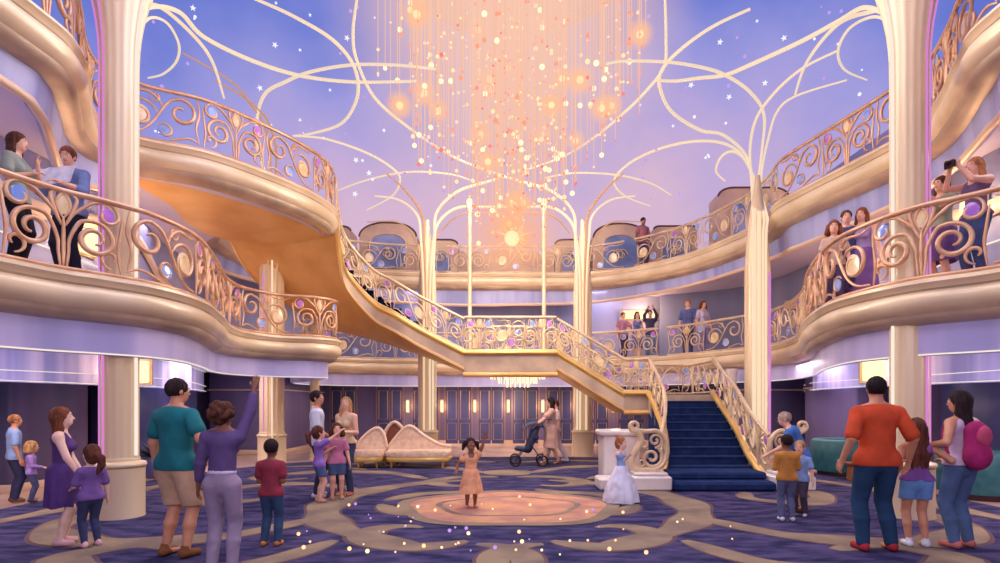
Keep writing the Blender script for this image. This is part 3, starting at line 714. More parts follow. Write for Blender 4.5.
railing([p+Vector((0,0,.06)) for p in bb], 'gilt scroll railing on the far edge of the short middle flight', h=.8, ma=PGILT, name='stair_railing', bay=.95, style=1)
landing('stair_landing', 'lower stair landing at the turn above the navy steps', [(2.95,13.8),(3.5,13.75),(5.1,13.6),(5.1,15.3),(2.95,15.3)], 1.73, .42, [(2.93,13.77,1.77),(3.25,13.72,1.77),(3.52,13.66,1.77)])
railing([Vector((2.95,15.28,1.76)),Vector((5.05,15.28,1.76)),Vector((5.08,13.7,1.76))], 'gilt scroll railing around the rear of the lower landing', h=.8, ma=PGILT, name='stair_railing', bay=.85)
railing([Vector((2.95,13.8,1.8)),Vector((3.5,13.68,1.8))], 'short gilt railing at the front corner of the lower landing', h=.8, ma=PGILT, name='stair_railing', bay=.6)
FCL = [(3.5,13.66,1.74),(3.46,12.8,1.34),(3.35,11.8,.90),(3.12,10.9,.48),(2.78,10.0,.04)]
FCR = [(5.05,13.6,1.74),(5.0,12.8,1.34),(4.9,11.8,.90),(4.75,10.9,.48),(4.72,10.0,.04)]
e_ = thing('staircase', 'navy carpeted bottom flight of stairs fanning onto the atrium floor', 'staircase', (3.7,10,0), absm=True)
Lp = resample(spline(FCL,10),.02); Rp = resample(spline(FCR,10),.02)
NS = 11
for i in range(NS):
    a, b = i/NS, (i+1)/NS; zt = 1.73*(1-i/NS)-0.0; z = 1.73*(1-(i+1)/NS)
    if z < .02: continue
    pl, pr2, pl2, pr3 = at_(Lp,a), at_(Rp,a), at_(Lp,b), at_(Rp,b)
    m = MB(); vs = [(pl.x,pl.y,z),(pr2.x,pr2.y,z),(pr3.x,pr3.y,z),(pl2.x,pl2.y,z)]
    vs2 = [(v[0],v[1],0.0) for v in vs]
    m.add(vs+vs2, [(0,3,2,1),(3,7,6,2),(0,1,5,4),(0,4,7,3),(1,2,6,5)], NAVYC)
    m.tube([(pl2.x,pl2.y,z-.015),(pr3.x,pr3.y,z-.015)], .02, NAVYC, sides=6); m.build('step', e_, smooth=False)
m = MB()
def rbox(mb, x0,x1,y0,y1,z0,z1,ma,b=.03): mb.box(x0,x1,y0,y1,z0,z1,ma,b)
rbox(m, 2.88,4.62,9.50,10.35,.012,.17,NAVYC,.04); m.build('step', e_, smooth=False)
m = MB(); rbox(m, 2.89,4.61,9.85,10.5,.17,.30,NAVYC,.03); m.build('step', e_, smooth=False)
for P in (Lp, Rp):
    m = MB(); m.tube([p+Vector((0,0,.03)) for p in P], .075, GOLD, sides=8); 
    vs=[];fs=[]; Q = P[::8]
    for p in Q: vs += [(p.x,p.y,p.z),(p.x,p.y,max(0,p.z-.42))]
    m.add(vs,[(2*i,2*i+1,2*i+3,2*i+2) for i in range(len(Q)-1)],TAUPE); m.build('stringer', e_)
railing([p+Vector((0,0,.05)) for p in Lp], 'gilt scroll railing down the left side of the bottom navy flight', h=.84, ma=PGILT, name='stair_railing', bay=.95)
railing([p+Vector((0,0,.05)) for p in Rp], 'gilt scroll railing down the right side of the bottom navy flight', h=.84, ma=PGILT, name='stair_railing', bay=.95, style=1)
# volute newels at the foot
def newel(x, y, sx, label):
    e_ = thing('newel', label, 'newel post', (x,y,0), absm=True)
    m = MB(); rbox(m, x-.34,x+.34,y-.3,y+.3,.012,.26,WHITE,.03); rbox(m, x-.28,x+.28,y-.25,y+.25,.26,.32,WHITE,.02); m.build('plinth', e_, smooth=False)
    # C frame: wide bow away from the stair foot
    bow = [(x+sx*.12,.34),(x-sx*.18,.35),(x-sx*.29,.48),(x-sx*.22,.68),(x-sx*.13,.85),(x-sx*.17,.99),(x-sx*.24,1.02)]
    bow2 = [(x+sx*.10,.34),(x+sx*.26,.45),(x+sx*.33,.65),(x+sx*.30,.88),(x+sx*.16,1.02),(x-sx*.05,1.02),(x-sx*.2,1.04)]
    for bo, r in ((bow,.055),(bow2,.042)):
        m = MB(); m.tube([(p.x,y,p.y) for p in spline([(a,b,0) for a,b in bo],8)], r, PGILT, sides=10); m.build('scroll_frame', e_)
    m = MB(); m.tube([(u,y,v) for u,v in spir(x-sx*.24, 1.11, .095, .03, -PI/2, 1.3*-1, sx=sx)], [.042-.0010*i for i in range(23)], PGILT, sides=10); m.build('volute', e_)
    for cx_,cz_,r_,a_,t_,w_ in ((x+sx*.06,.56,.20,PI*.3,-1.6,.028),(x+sx*.12,.86,.13,-PI*.5,1.4,.024),(x-sx*.07,.80,.08,PI*.5,1.2,.02),(x-sx*.12,.47,.07,PI,1.2,.018)):
        m = MB(); m.tube([(u,y,v) for u,v in spir(cx_,cz_,r_,.03,a_,t_, sx=sx)], w_, PGILT, sides=8); m.build('inner_scroll', e_)
newel(2.52, 9.85, 1, 'gilt volute newel at the left foot of the navy stairs, beside the white pedestal')
newel(4.98, 9.85, -1, 'gilt volute newel at the right foot of the navy stairs, behind the boy in mustard')
e_ = thing('pedestal', 'white marble pedestal block on a wide plinth left of the stair foot', 'pedestal', (1.95,10.2,0), absm=True)
m = MB(); rbox(m,1.62,2.16,9.6,10.14,.012,.22,WHITE,.03); m.build('plinth', e_, smooth=False)
m = MB(); rbox(m,1.80,2.46,10.22,10.8,.0,.92,WHITE,.02); m.build('block', e_, smooth=False)
m = MB(); rbox(m,1.74,2.52,10.16,10.86,.92,1.02,WHITE,.03); m.build('cap', e_, smooth=False)
# wall under the stairs
m = MB(); P = [(2.95,14.9),(3.0,14.9),(5.05,14.9),(5.05,15.0),(2.95,15.0)]
m.box(2.95,5.05,14.9,15.0,0,1.3,WALLK); 
# ------------------------------------------------------------------ lamps
def sconce(x, y, z, nx, ny, label, w=.22, h=.34, power=18, grp=None):
    e_ = thing('wall_sconce', label, 'wall lamp', (x,y,z), rz=math.atan2(nx,-ny), group=grp)
    m = MB(); m.box(-w*.6,w*.6,-.03,0,-h*.6,h*.6,PGILT,.01); m.build('backplate', e_, smooth=False)
    m = MB(); m.box(-w/2,w/2,-.13,-.03,-h/2,h/2,LWARM,.02); m.build('lamp_shade', e_, smooth=False)
    light('sconce_light', 'POINT', (x+nx*.45, y+ny*.45, z), power, (1,.60,.30), .15)
sconce(XL(9.8)+.02, 9.8, 4.32, 1, 0, 'glowing square sconce on the left middle-level wall beside the big column', .4,.4,45)
sconce(XL(15.5)+.02, 14.6, 3.9, 1, 0, 'glowing sconce on the left middle-level wall beneath the golden stair', .3,.36,30)
sconce(XR(9.0)-.02, 9.0, 4.6, -1, 0, 'glowing square sconce on the right middle-level wall near the two girls photographing', .4,.4,40)
sconce(XR(13.2)-.02, 13.2, 4.0, -1, 0, 'glowing sconce low on the right middle-level wall beside the tall column', .34,.36,40)
sconce(-7.12, 10.86, 2.12, 0, -1, 'glowing square lamp at ground level left, just right of the big column', .5,.42,36)
sconce(7.15, 10.86, 2.15, 0, -1, 'glowing square lamp at ground level right, above the man in orange', .5,.42,36)
sconce(-SIDE+.05, 12.6, 7.2, 1, 0, 'glowing square lamp on the upper left wall above the railing', .4,.4,50)
sconce(SIDE-.05, 16.8, 6.9, -1, 0, 'glowing wide lamp on the upper right wall', .8,.3,45)
sconce(4.9, BACK-.05, 4.75, 0, -1, 'wide glowing lamp on the middle-level back wall behind the group taking a photo', 1.2,.28,70)
for i,x in enumerate((-3.55,-2.3,-1.1,.12,1.38,2.65,3.95)):
    sconce(x, BACK-.02, 1.42, 0, -1, ['slender candle sconce on the back wall behind the chaise end','slender candle sconce on the back wall behind the left tree column','slender candle sconce on the back wall right of the left tree column','slender candle sconce on the middle of the ground-level back wall','slender candle sconce on the back wall near the stroller woman','slender candle sconce on the back wall right of the golden column','slender candle sconce on the back wall under the lower flight'][i], .1,.42,9, 'candle sconces along the ground-level back wall')
# flush crystal lamp under the landing
e_ = thing('crystal_lamp', 'wide crystal bead ceiling lamp glowing beneath the stair landing', 'ceiling lamp', (.4,17.6,2.5), absm=True)
m = MB(); m.lathe([(.9,2.5),(.95,2.46),(.9,2.42),(0.01,2.42)], PGILT, (.4,17.6,0)); m.build('mount', e_)
for rr, zz in ((.85,2.28),(.6,2.14),(.35,2.02)):
    m = MB()
    for k in range(int(rr*40)):
        a = 2*PI*k/int(rr*40); m.tube([(.4+rr*math.cos(a),17.6+rr*math.sin(a),2.42),(.4+rr*math.cos(a),17.6+rr*math.sin(a),zz)], .014, LWARM, sides=5)
    m.build('bead_tier', e_)
light('crystal_lamp_light','POINT',(.4,17.2,1.85),70,(1,.75,.5),.4)
# ------------------------------------------------------------------ chandelier
CHX, CHY = .15, 12.2
ch = thing('chandelier', 'huge cascading chandelier of hanging strands and glowing peach bulbs in the middle of the atrium', 'chandelier', (CHX,CHY,11.5), absm=True)
m = MB(); m.lathe([(2.9,11.5),(3.0,11.45),(2.9,11.38),(.01,11.38)], PGILT, (CHX,CHY,0), sides=48); m.build('canopy_ring', ch)
R_ = random.Random(3); strands = []
for i in range(330):
    u = R_.random(); r = 2.9*math.sqrt(u) if i > 120 else 1.2*math.sqrt(u); a = R_.random()*2*PI
    dx, dy = r*math.cos(a), r*math.sin(a)*.8
    zb = 4.9+ (r/2.9)**1.3*2.6 + R_.random()*1.9
    if i < 30: dx, dy = R_.uniform(-.8,.8), R_.uniform(-.6,.6); zb = 5.0+R_.random()*.9
    strands.append((CHX+dx, CHY+dy, zb))
def strand_mb(L_, r=.009):
    m = MB()
    for x,y,zb in L_: m.tube([(x,y,11.4),(x,y,zb)], r, LSTRAND, sides=4, cap=False)
    return m
near = sorted(strands, key=lambda s: s[1])
for s in near[:60]: strand_mb([s],.011).build('strand', ch)
o = strand_mb(near[60:]).build('strand', ch); o['kind'] = 'stuff'
LORANGE2 = glow('rose_bulb', (255,130,126), .95)
bulbs = []
for x,y,zb in strands:
    for j in range(R_.choice((2,3,4,4))):
        z = zb+ (R_.random()**1.0)*(10.6-zb) if j else zb
        b = R_.random(); rr = .021+.032*R_.random()**3
        if R_.random() < .045: rr = .05+.03*R_.random()
        bulbs.append((x,y,z,rr, LYEL if rr > .048 else (LPEACH if b<.45 else (LORANGE if b<.85 else LORANGE2))))
bulbs.sort(key=lambda b: -b[3])
for b in bulbs[:90]: m = MB(); m.ball(b[:3], b[3], b[4], 12, 8); m.build('glowing_bulb', ch)
m = MB()
for b in bulbs[90:]: m.ball(b[:3], b[3], b[4], 8, 6)
o = m.build('glowing_bulb', ch); o['kind'] = 'stuff'
# starburst at the lowest point
m = MB(); m.ball((CHX,CHY-.2,5.05), .16, LYEL, 16, 12)
for k in range(26):
    a = R_.random()*2*PI; c_ = R_.uniform(-1,1); s_ = math.sqrt(1-c_*c_); l_ = R_.uniform(.25,.5)
    m.tube([(CHX,CHY-.2,5.05),(CHX+l_*s_*math.cos(a),CHY-.2+l_*s_*math.sin(a),5.05+l_*c_)], [.012,.003], LPEACH, sides=4)
m.build('starburst', ch)
# warm mist around the strands: self-lit haze volume
def mist(name, parent, loc, rad, rgb, dens, power=1.6, zfade=True):
    m = MB(); m.ball(loc, 1.0, None, 32, 20, sc=rad); m.mats = []
    mt = bpy.data.materials.new(name+'_volume'); mt.use_nodes = True; n = mt.node_tree.nodes; L = mt.node_tree.links.new; n.clear()
    out = n.new('ShaderNodeOutputMaterial'); ge = n.new('ShaderNodeNewGeometry'); 
    sub = n.new('ShaderNodeVectorMath'); sub.operation = 'SUBTRACT'; L(ge.outputs['Position'], sub.inputs[0]); sub.inputs[1].default_value = loc
    dv = n.new('ShaderNodeVectorMath'); dv.operation = 'DIVIDE'; L(sub.outputs[0], dv.inputs[0]); dv.inputs[1].default_value = rad
    ln = n.new('ShaderNodeVectorMath'); ln.operation = 'LENGTH'; L(dv.outputs[0], ln.inputs[0])
    iv = n.new('ShaderNodeMath'); iv.operation = 'SUBTRACT'; iv.use_clamp = True; iv.inputs[0].default_value = 1; L(ln.outputs['Value'], iv.inputs[1])
    pw = n.new('ShaderNodeMath'); pw.operation = 'POWER'; L(iv.outputs[0], pw.inputs[0]); pw.inputs[1].default_value = power
    ml = n.new('ShaderNodeMath'); ml.operation = 'MULTIPLY'; L(pw.outputs[0], ml.inputs[0]); ml.inputs[1].default_value = dens
    em = n.new('ShaderNodeEmission'); em.inputs[0].default_value = lin(rgb)+(1,); L(ml.outputs[0], em.inputs[1])
    ab = n.new('ShaderNodeVolumeAbsorption'); ab.inputs[0].default_value = (0,0,0,1); L(ml.outputs[0], ab.inputs['Density'])
    adn = n.new('ShaderNodeAddShader'); L(em.outputs[0], adn.inputs[0]); L(ab.outputs[0], adn.inputs[1]); L(adn.outputs[0], out.inputs['Volume'])
    m.mats = [mt]; m.mi = [0]*len(m.f)
    o = m.build(name, parent); return o
o = mist('warm_mist', ch, (CHX,CHY,10.9), (4.3,3.3,5.6), (244,200,182), .7, 1.2); o['kind'] = 'stuff'
mist('halo', ch, (CHX,CHY-.2,5.1), (1.5,1.2,1.1), (255,180,130), 2.2, 2.0)
for b in bulbs[:26]:
    mist('halo', ch, b[:3], (b[3]*4.5,)*3, (255,190,140), 14.0, 2.0)
light('chandelier_light_low','POINT',(CHX,CHY-.3,5.0),620,(1,.82,.64),.6)
light('chandelier_light_high','POINT',(CHX,CHY-.5,7.4),900,(1,.86,.70),1.5)
light('chandelier_floor_spot','SPOT',(CHX,8.8,7.6),600,(1,.78,.58),.2,rot=(0,0,0),spot=math.radians(24))
# stars on the painted sky (free-floating, no ceiling is built)
def star5(c, r, ma, rot=0):
    m = MB(); vs = []; d = (Vector((0,0,EYE))-Vector(c)).normalized(); X = d.cross(Vector((0,0,1))).normalized(); Y = X.cross(d)
    for k in range(10):
        a = rot+PI/2+2*PI*k/10; q = r if k%2==0 else r*.42
        vs.append(Vector(c)+X*q*math.cos(a)+Y*q*math.sin(a))
    vs += [Vector(c)+d*r*.2, Vector(c)-d*r*.2]
    m.add(vs, [(10,k,(k+1)%10) for k in range(10)]+[(11,(k+1)%10,k) for k in range(10)], ma); return m.build('ceiling_star', smooth=False)
ST = [(193,8),(275,45),(260,88),(217,105),(347,38),(356,160),(369,173),(355,194),(276,3),(310,15),(720,42),(729,97),(784,38),(765,83),(691,85),(673,126),(838,44),(757,21),(300,50),(330,90),(300,120),(640,105),(708,155)]
for i,(px,y) in enumerate(ST):
    o = star5(W(px,y,s=42), .075 if i < 8 or 9<i<15 else .045, LSTAR, i*.4); tag(o, 'tiny white star twinkling on the blue-violet ceiling sky', 'star', 'stars on the ceiling sky')
R5 = random.Random(11)
for k in range(70):  # sky dots modelled as free-floating glowing balls, nothing holds them
    px, y = R5.choice(((R5.uniform(145,380),R5.uniform(0,140)),(R5.uniform(640,880),R5.uniform(0,150)),(R5.uniform(300,460),R5.uniform(120,215)),(R5.uniform(560,720),R5.uniform(120,200))))
    m = MB(); m.ball(W(px,y,s=40+R5.random()*8), R5.uniform(.015,.042), R5.choice((LSTAR,LLIL,LLIL)), 8, 6)
    o = m.build('sky_sparkle_light'); tag(o, 'pin-prick sparkle light scattered across the ceiling sky', 'light', 'sparkle lights on the ceiling sky')
# projected light sparkles imitated by tiny glowing balls on the carpet
for k in range(64):
    px, y = (R5.gauss(400,55),R5.uniform(500,556)) if k < 34 else (R5.gauss(600,80),R5.uniform(494,556))
    if not 290 < px < 760: continue
    p = W(px,y,z=.03); m = MB(); rr = R5.choice((.010,.014,.022)); m.ball((p.x,p.y,.02+rr), rr, R5.choice((LPEACH,LYEL,LLIL,LPEACH)), 8, 6)
    o = m.build('floor_sparkle'); tag(o, 'tiny glowing ball imitating a projected light sparkle on the indigo carpet', 'light', 'projected sparkles on the carpet')
# ------------------------------------------------------------------ seating
VEL = mat('cream_velvet', (226,196,168), .6, 0, (206,172,148), 9, bump=.15)
BRW = mat('brown_velvet', (118,62,44), .5, 0)
def sofa_shell(x0, x1, y, prof, label, seatm=VEL, depth=.8, name='chaise'):
    """prof: list of (t, top height) for the curved back"""
    e_ = thing(name, label, 'sofa', ((x0+x1)/2,y,0.012), absm=True)
    w_ = x1-x0
    P = spline([(x0+w_*t, h_, 0) for t,h_ in prof],8)
    m = MB(); k = len(P); vs = []
    for yy, sh in ((y+depth*.55,0),(y+depth*.8,.02)): 
        for p in P: vs += [(p.x,yy+sh,.30),(p.x,yy+sh+.08,.012+p.y)]
    fs = []
    for i in range(k-1):
        a = 2*i; b = 2*k+2*i; fs += [(a,a+2,a+3,a+1),(b,b+1,b+3,b+2),(a+1,a+3,b+3,b+1)]
    fs += [(0,1,2*k+1,2*k),(2*k-2,4*k-2,4*k-1,2*k-1)]
    m.add(vs, fs, seatm); m.build('backrest', e_)
    m = MB(); m.tube([(p.x,y+depth*.66,.02+p.y) for p in P], .045, TRIMC, sides=8); m.build('back_piping', e_)
    m = MB(); S = [(x0+.06,y+.1),(x0+w_*.3,y),(x0+w_*.7,y),(x1-.05,y+.12),(x1,y+depth*.5),(x1-.1,y+depth*.75),(x0+.1,y+depth*.75),(x0,y+depth*.5)]
    S = [(p.x,p.y) for p in spline([(a,b,0) for a,b in S],6,closed=True)]; k = len(S)
    for z0,z1,ins,ma in ((.16,.28,.02,GOLD),(.28,.42,0,seatm)):
        cx_, cy_ = (x0+x1)/2, y+depth*.4
        q = lambda p,f: (cx_+(p[0]-cx_)*f, cy_+(p[1]-cy_)*f)
        vs = [(*q(p,1-ins),z0) for p in S]+[(*q(p,1.0),z0+.03) for p in S]+[(*q(p,1.0),z1-.04) for p in S]+[(*q(p,.95),z1) for p in S]
        m2 = MB(); m2.add(vs, [(r*k+i,r*k+(i+1)%k,(r+1)*k+(i+1)%k,(r+1)*k+i) for r in range(3) for i in range(k)]+[tuple(3*k+i for i in range(k)),tuple(k-1-i for i in range(k))], ma)
        m2.build('base' if ma is GOLD else 'seat', e_)
    for lx in (x0+.15,x1-.15):
        for ly in (y+.15,y+depth*.62):
            m = MB(); m.lathe([(.02,.012),(.035,.08),(.03,.17)], GOLD, (lx,ly,0), sides=10); m.build('leg', e_)
    return e_
sofa_shell(-3.56,-2.84,12.9,[(0,.45),(.15,.62),(.45,.82),(.72,.90),(.9,.76),(1,.45)],'small cream shell-backed chaise, left one of the gold-footed pair')
sofa_shell(-2.80,-1.30,12.9,[(0,.44),(.1,.64),(.26,.90),(.38,.93),(.55,.74),(.8,.52),(1,.46)],'long cream chaise with a swooping back, right one of the gold-footed pair', depth=.85)
sofa_shell(-3.12,-2.45,13.75,[(0,.5),(.2,.85),(.5,1.02),(.8,.85),(1,.5)],'dark brown round-backed armchair behind the two cream chaises', BRW, .6, 'armchair')
TEAL = mat('teal_velvet', (30,84,96), .6, 0, (40,100,110), 8)
def tub(x, y, r, a0, a1, label):
    e_ = thing('tub_sofa', label, 'sofa', (x,y,0), absm=True)
    m = MB(); m.lathe([(r,.1),(r+.02,.4),(r,.72),(r-.06,.76),(r-.14,.72),(r-.16,.4)], TEAL, (x,y,0), a0=a0, a1=a1); m.build('backrest', e_)
    m = MB(); m.lathe([(r-.05,.1),(r-.05,.36),(r-.1,.42),(.01,.43)], TEAL, (x,y,0), a0=a0, a1=a1); m.build('seat', e_)
    m = MB(); m.lathe([(r-.12,0),(r-.12,.1)], CEDGE, (x,y,0)); m.build('plinth', e_)
tub(7.2, 11.9, .62, .0, 2*PI, 'round teal tub sofa by the right wall behind the man in orange')
tub(7.6, 9.0, .55, .0, 2*PI, 'round teal tub sofa at the far right edge by the wall')
e_ = thing('side_table', 'low amber drum side table beside the teal tub sofa', 'table', (6.9,10.9,0), absm=True)
m = MB(); m.lathe([(.2,0),(.22,.05),(.2,.32)], mat('amber_wood',(158,96,60),.4), (6.9,10.9,0)); m.build('base', e_)
m = MB(); m.lathe([(.01,.36),(.26,.36),(.27,.34),(.26,.32),(.01,.32)], BRW, (6.9,10.9,0)); m.build('table_top', e_)
# leafy planter behind the teal-shirted man
e_ = thing('potted_plant', 'dark leafy plant in a pot beside the big left column', 'plant', (-7.1,11.4,0), absm=True)
m = MB(); m.lathe([(.01,.012),(.2,.012),(.26,.4),(.24,.42),(.01,.40)], NAVY, (-7.1,11.4,0)); m.build('pot', e_)
m = MB(); lf = mat('dark_leaf',(40,66,70),.5)
for k in range(46):
    a = R5.random()*2*PI; el = R5.uniform(.3,1.4); l_ = R5.uniform(.25,.5)
    d = Vector((math.cos(a)*math.cos(el),math.sin(a)*math.cos(el),math.sin(el))); b0 = Vector((-7.1,11.4,.4)); s_ = d.cross(Vector((0,0,1))).normalized()*.05
    m.add([b0, b0+d*l_*.5+s_, b0+d*l_-Vector((0,0,.05)), b0+d*l_*.5-s_+Vector((0,0,.01))], [(0,1,2,3)], lf)
m.build('leaves', e_, smooth=False)
# ------------------------------------------------------------------ added fill lamps, no visible fixtures
light('added_fill_front','AREA',(0,3.0,7.7),260,(1,.86,.78),5,rot=(math.radians(-18),0,0))  # added fill high in front, no fixture there
light('added_fill_left','AREA',(-3.2,7.5,7.6),120,(.95,.88,1),4,rot=(0,math.radians(25),0))  # added side fills, left here and right below
light('added_fill_right','AREA',(3.2,7.5,7.6),135,(1,.86,.8),4,rot=(0,math.radians(-25),0))
light('added_fill_back','AREA',(0,14.2,7.6),330,(1,.84,.72),4,rot=(math.radians(42),0,0))  # added to brighten the pavilions and upper back, unseen source
for x,y in ((-7.0,8.5),(7.0,8.5),(-6.8,12.5),(6.9,12.0),(0,17.6)):
    light('added_underside_fill','POINT',(x,y,1.7),8,(.95,.85,1),.3)  # unseen point fills added to lighten the balcony undersides
light('added_camera_fill','AREA',(0,-1.2,4.2),150,(1,.88,.8),3,rot=(math.radians(62),0,0))  # unseen fill added behind the camera to light the figures
for x,y in ((-7,7),(7,7),(-7,13),(7,13),(0,18)):
    light('added_balcony_fill','AREA',(x,y,2.44),60,(1,.8,.78),1.6)  # extra unseen lamps added to brighten the floor under the balconies
for x,y in ((-7,7),(7.2,7),(-7.3,12),(7.5,12),(-3,19.8),(3.5,19.9)):
    light('added_balcony_fill','AREA',(x,y,5.38),22,(.95,.85,1),1.4)  # same kind of added fill for the middle level
# ------------------------------------------------------------------ figures: smooth implicit surfaces meshed with surface nets
F32 = np.float32
class Field:
    def __init__(s, lo, hi, h):
        s.lo = np.array(lo, float); s.h = h
        s.n = np.ceil((np.array(hi)-s.lo)/h).astype(int)+1
        s.V = np.full(s.n, 9.0, F32)
    def _sub(s, lo, hi):
        i0 = np.clip(np.floor((lo-s.lo)/s.h).astype(int), 0, s.n); i1 = np.clip(np.ceil((hi-s.lo)/s.h).astype(int)+1, 0, s.n)
        if np.any(i1 <= i0): return None
        ax = [(s.lo[k]+np.arange(i0[k], i1[k])*s.h).astype(F32) for k in range(3)]
        return (slice(i0[0],i1[0]),slice(i0[1],i1[1]),slice(i0[2],i1[2])), ax[0][:,None,None], ax[1][None,:,None], ax[2][None,None,:]
    def _mix(s, sl, d, k, op):
        v = s.V[sl]
        if op == 'u':
            if k > 0:
                hh = np.clip(.5+.5*(v-d)/k, 0, 1); s.V[sl] = v*(1-hh)+d*hh-k*hh*(1-hh)
            else: s.V[sl] = np.minimum(v, d)
        else: s.V[sl] = np.maximum(v, -d)
    def cap(s, a, b, ra, rb, k=.02, fy=1., fx=1., op='u'):
        a = np.array(a, float); b = np.array(b, float); m = max(ra, rb)+k+2*s.h+.02
        r = s._sub(np.minimum(a,b)-m, np.maximum(a,b)+m)
        if r is None: return
        sl, X, Y, Z = r; d = b-a
        px, py, pz = X-a[0], Y-a[1], Z-a[2]
        t = np.clip((px*d[0]+py*d[1]+pz*d[2])/max(d@d, 1e-9), 0, 1)
        qx, qy, qz = (px-t*d[0])*fx, (py-t*d[1])*fy, pz-t*d[2]
        s._mix(sl, np.sqrt(qx*qx+qy*qy+qz*qz)-(ra+(rb-ra)*t), k, op)
    def ell(s, c, r, k=.02, R=None, op='u'):
        c = np.array(c, float); r = np.array(r, float); m = r.max()+k+2*s.h+.02
        q = s._sub(c-m, c+m)
        if q is None: return
        sl, X, Y, Z = q; px, py, pz = X-c[0], Y-c[1], Z-c[2]
        if R is not None:
            px, py, pz = [R[0][i]*px+R[1][i]*py+R[2][i]*pz for i in range(3)]
        u = np.sqrt((px/r[0])**2+(py/r[1])**2+(pz/r[2])**2)
        g = np.sqrt((px/r[0]**2)**2+(py/r[1]**2)**2+(pz/r[2]**2)**2)+1e-6
        s._mix(sl, u*(u-1)/g, k, op)
    def clip_z(s, z, above=True):
        Z = (s.lo[2]+np.arange(s.n[2])*s.h).astype(F32)[None,None,:]
        s.V = np.maximum(s.V, (Z-z) if above else (z-Z))
    def mesh(s):
        V = s.V; ins = V < 0
        c = np.zeros(np.array(V.shape)-1, np.int8)
        for dx in (0,1):
            for dy in (0,1):
                for dz in (0,1): c += ins[dx:V.shape[0]-1+dx, dy:V.shape[1]-1+dy, dz:V.shape[2]-1+dz]
        act = (c > 0) & (c < 8); idx = np.full(c.shape, -1, np.int64); A = np.argwhere(act)
        if not len(A): return np.zeros((0,3)), []
        idx[tuple(A.T)] = np.arange(len(A)); S = np.zeros((len(A),3)); N = np.zeros(len(A))
        cs = [(0,0,0),(1,0,0),(0,1,0),(1,1,0),(0,0,1),(1,0,1),(0,1,1),(1,1,1)]
        val = [V[tuple((A+np.array(o)).T)] for o in cs]
        for i, j in ((0,1),(2,3),(4,5),(6,7),(0,2),(1,3),(4,6),(5,7),(0,4),(1,5),(2,6),(3,7)):
            a, b = val[i], val[j]; cr = (a < 0) != (b < 0); t = np.where(cr, a/np.where(cr, a-b, 1), 0)
            S += np.where(cr[:,None], np.array(cs[i])+t[:,None]*(np.array(cs[j])-np.array(cs[i])), 0); N += cr
        P = s.lo+(A+S/N[:,None])*s.h
        Q = []
        for ax in range(3):
            e1 = [0,0,0]; e1[ax] = 1
            a = ins[:-1 if ax==0 else None, :-1 if ax==1 else None, :-1 if ax==2 else None]
            b = ins[1 if ax==0 else 0:, 1 if ax==1 else 0:, 1 if ax==2 else 0:]
            E = np.argwhere(a != b); flip = a[tuple(E.T)]
            u, v = [(1,2),(2,0),(0,1)][ax]
            ok = (E[:,u] > 0) & (E[:,v] > 0) & (E[:,u] < V.shape[u]-1) & (E[:,v] < V.shape[v]-1); E = E[ok]; flip = flip[ok]
            U = np.zeros(3, int); U[u] = 1; W_ = np.zeros(3, int); W_[v] = 1
            q = np.stack([idx[tuple((E-U-W_).T)], idx[tuple((E-W_).T)], idx[tuple(E.T)], idx[tuple((E-U).T)]], 1)
            q[~flip] = q[~flip][:, ::-1]; Q.append(q)
        return P, np.concatenate(Q)
def np_mesh(name, parts, ma, parent):
    """parts: list of (P, Q) joined in one mesh"""
    P = np.concatenate([p for p,_ in parts]); off_ = 0; Q = []
    for p, q in parts: Q.append(np.asarray(q)+off_); off_ += len(p)
    Q = np.concatenate(Q)
    me = bpy.data.meshes.new(name); me.vertices.add(len(P)); me.vertices.foreach_set('co', P.astype(F32).ravel())
    me.loops.add(len(Q)*4); me.loops.foreach_set('vertex_index', Q.astype(np.int32).ravel())
    me.polygons.add(len(Q)); me.polygons.foreach_set('loop_start', np.arange(0,len(Q)*4,4,dtype=np.int32)); me.polygons.foreach_set('loop_total', np.full(len(Q),4,np.int32))
    me.polygons.foreach_set('use_smooth', [True]*len(Q)); me.update(calc_edges=True); me.validate()
    me.materials.append(ma); o = bpy.data.objects.new(name, me); COL.objects.link(o); o.parent = parent; return o
SKINS = {'light': mat('skin_light',(236,184,158),.5,0,(226,168,144),8), 'tan': mat('skin_tan',(206,146,114),.5,0,(196,134,104),8),
         'brown': mat('skin_brown',(138,86,66),.5,0,(124,76,58),8), 'pale': mat('skin_pale',(240,200,182),.5,0,(232,186,168),8)}
HAIRS = {k: mat('hair_'+k, c, .75, 0, tuple(int(x*.7) for x in c), 14, bump=.8, stretch=(1,1,.25), spec=.2) for k, c in
         dict(brown=(96,56,44), dark=(50,34,36), blonde=(206,156,104), auburn=(140,78,54), grey=(206,180,160), ginger=(190,126,84), black=(34,24,30), chestnut=(112,64,50)).items()}
CL = {}
def cloth(rgb):
    if rgb not in CL:
        CL[rgb] = mat('cloth_%d_%d_%d'%rgb, rgb, .8, 0, tuple(int(x*.88) for x in rgb), 5, bump=.25, bscale=9, spec=.2)
    return CL[rgb]
EYEM = mat('eye_dark',(40,28,30),.2); EYEW = mat('eye_white',(236,232,228),.3); LIP = mat('lip',(186,96,92),.5)
def V3(*a): return np.array(a, float)
def ik(a, t, l1, l2, pole):
    a = np.array(a); t = np.array(t); d = t-a; L = np.linalg.norm(d)
    if L > (l1+l2)*.995: t = a+d/L*(l1+l2)*.995; d = t-a; L = np.linalg.norm(d)
    x = (l1*l1-l2*l2+L*L)/(2*L); y = math.sqrt(max(l1*l1-x*x, 0)); u = d/L
    p = np.array(pole, float); p -= u*(p@u); p /= max(np.linalg.norm(p),1e-6)
    return a+u*x+p*y, t
def rotx(a): c, s = math.cos(a), math.sin(a); return np.array([[1,0,0],[0,c,-s],[0,s,c]])
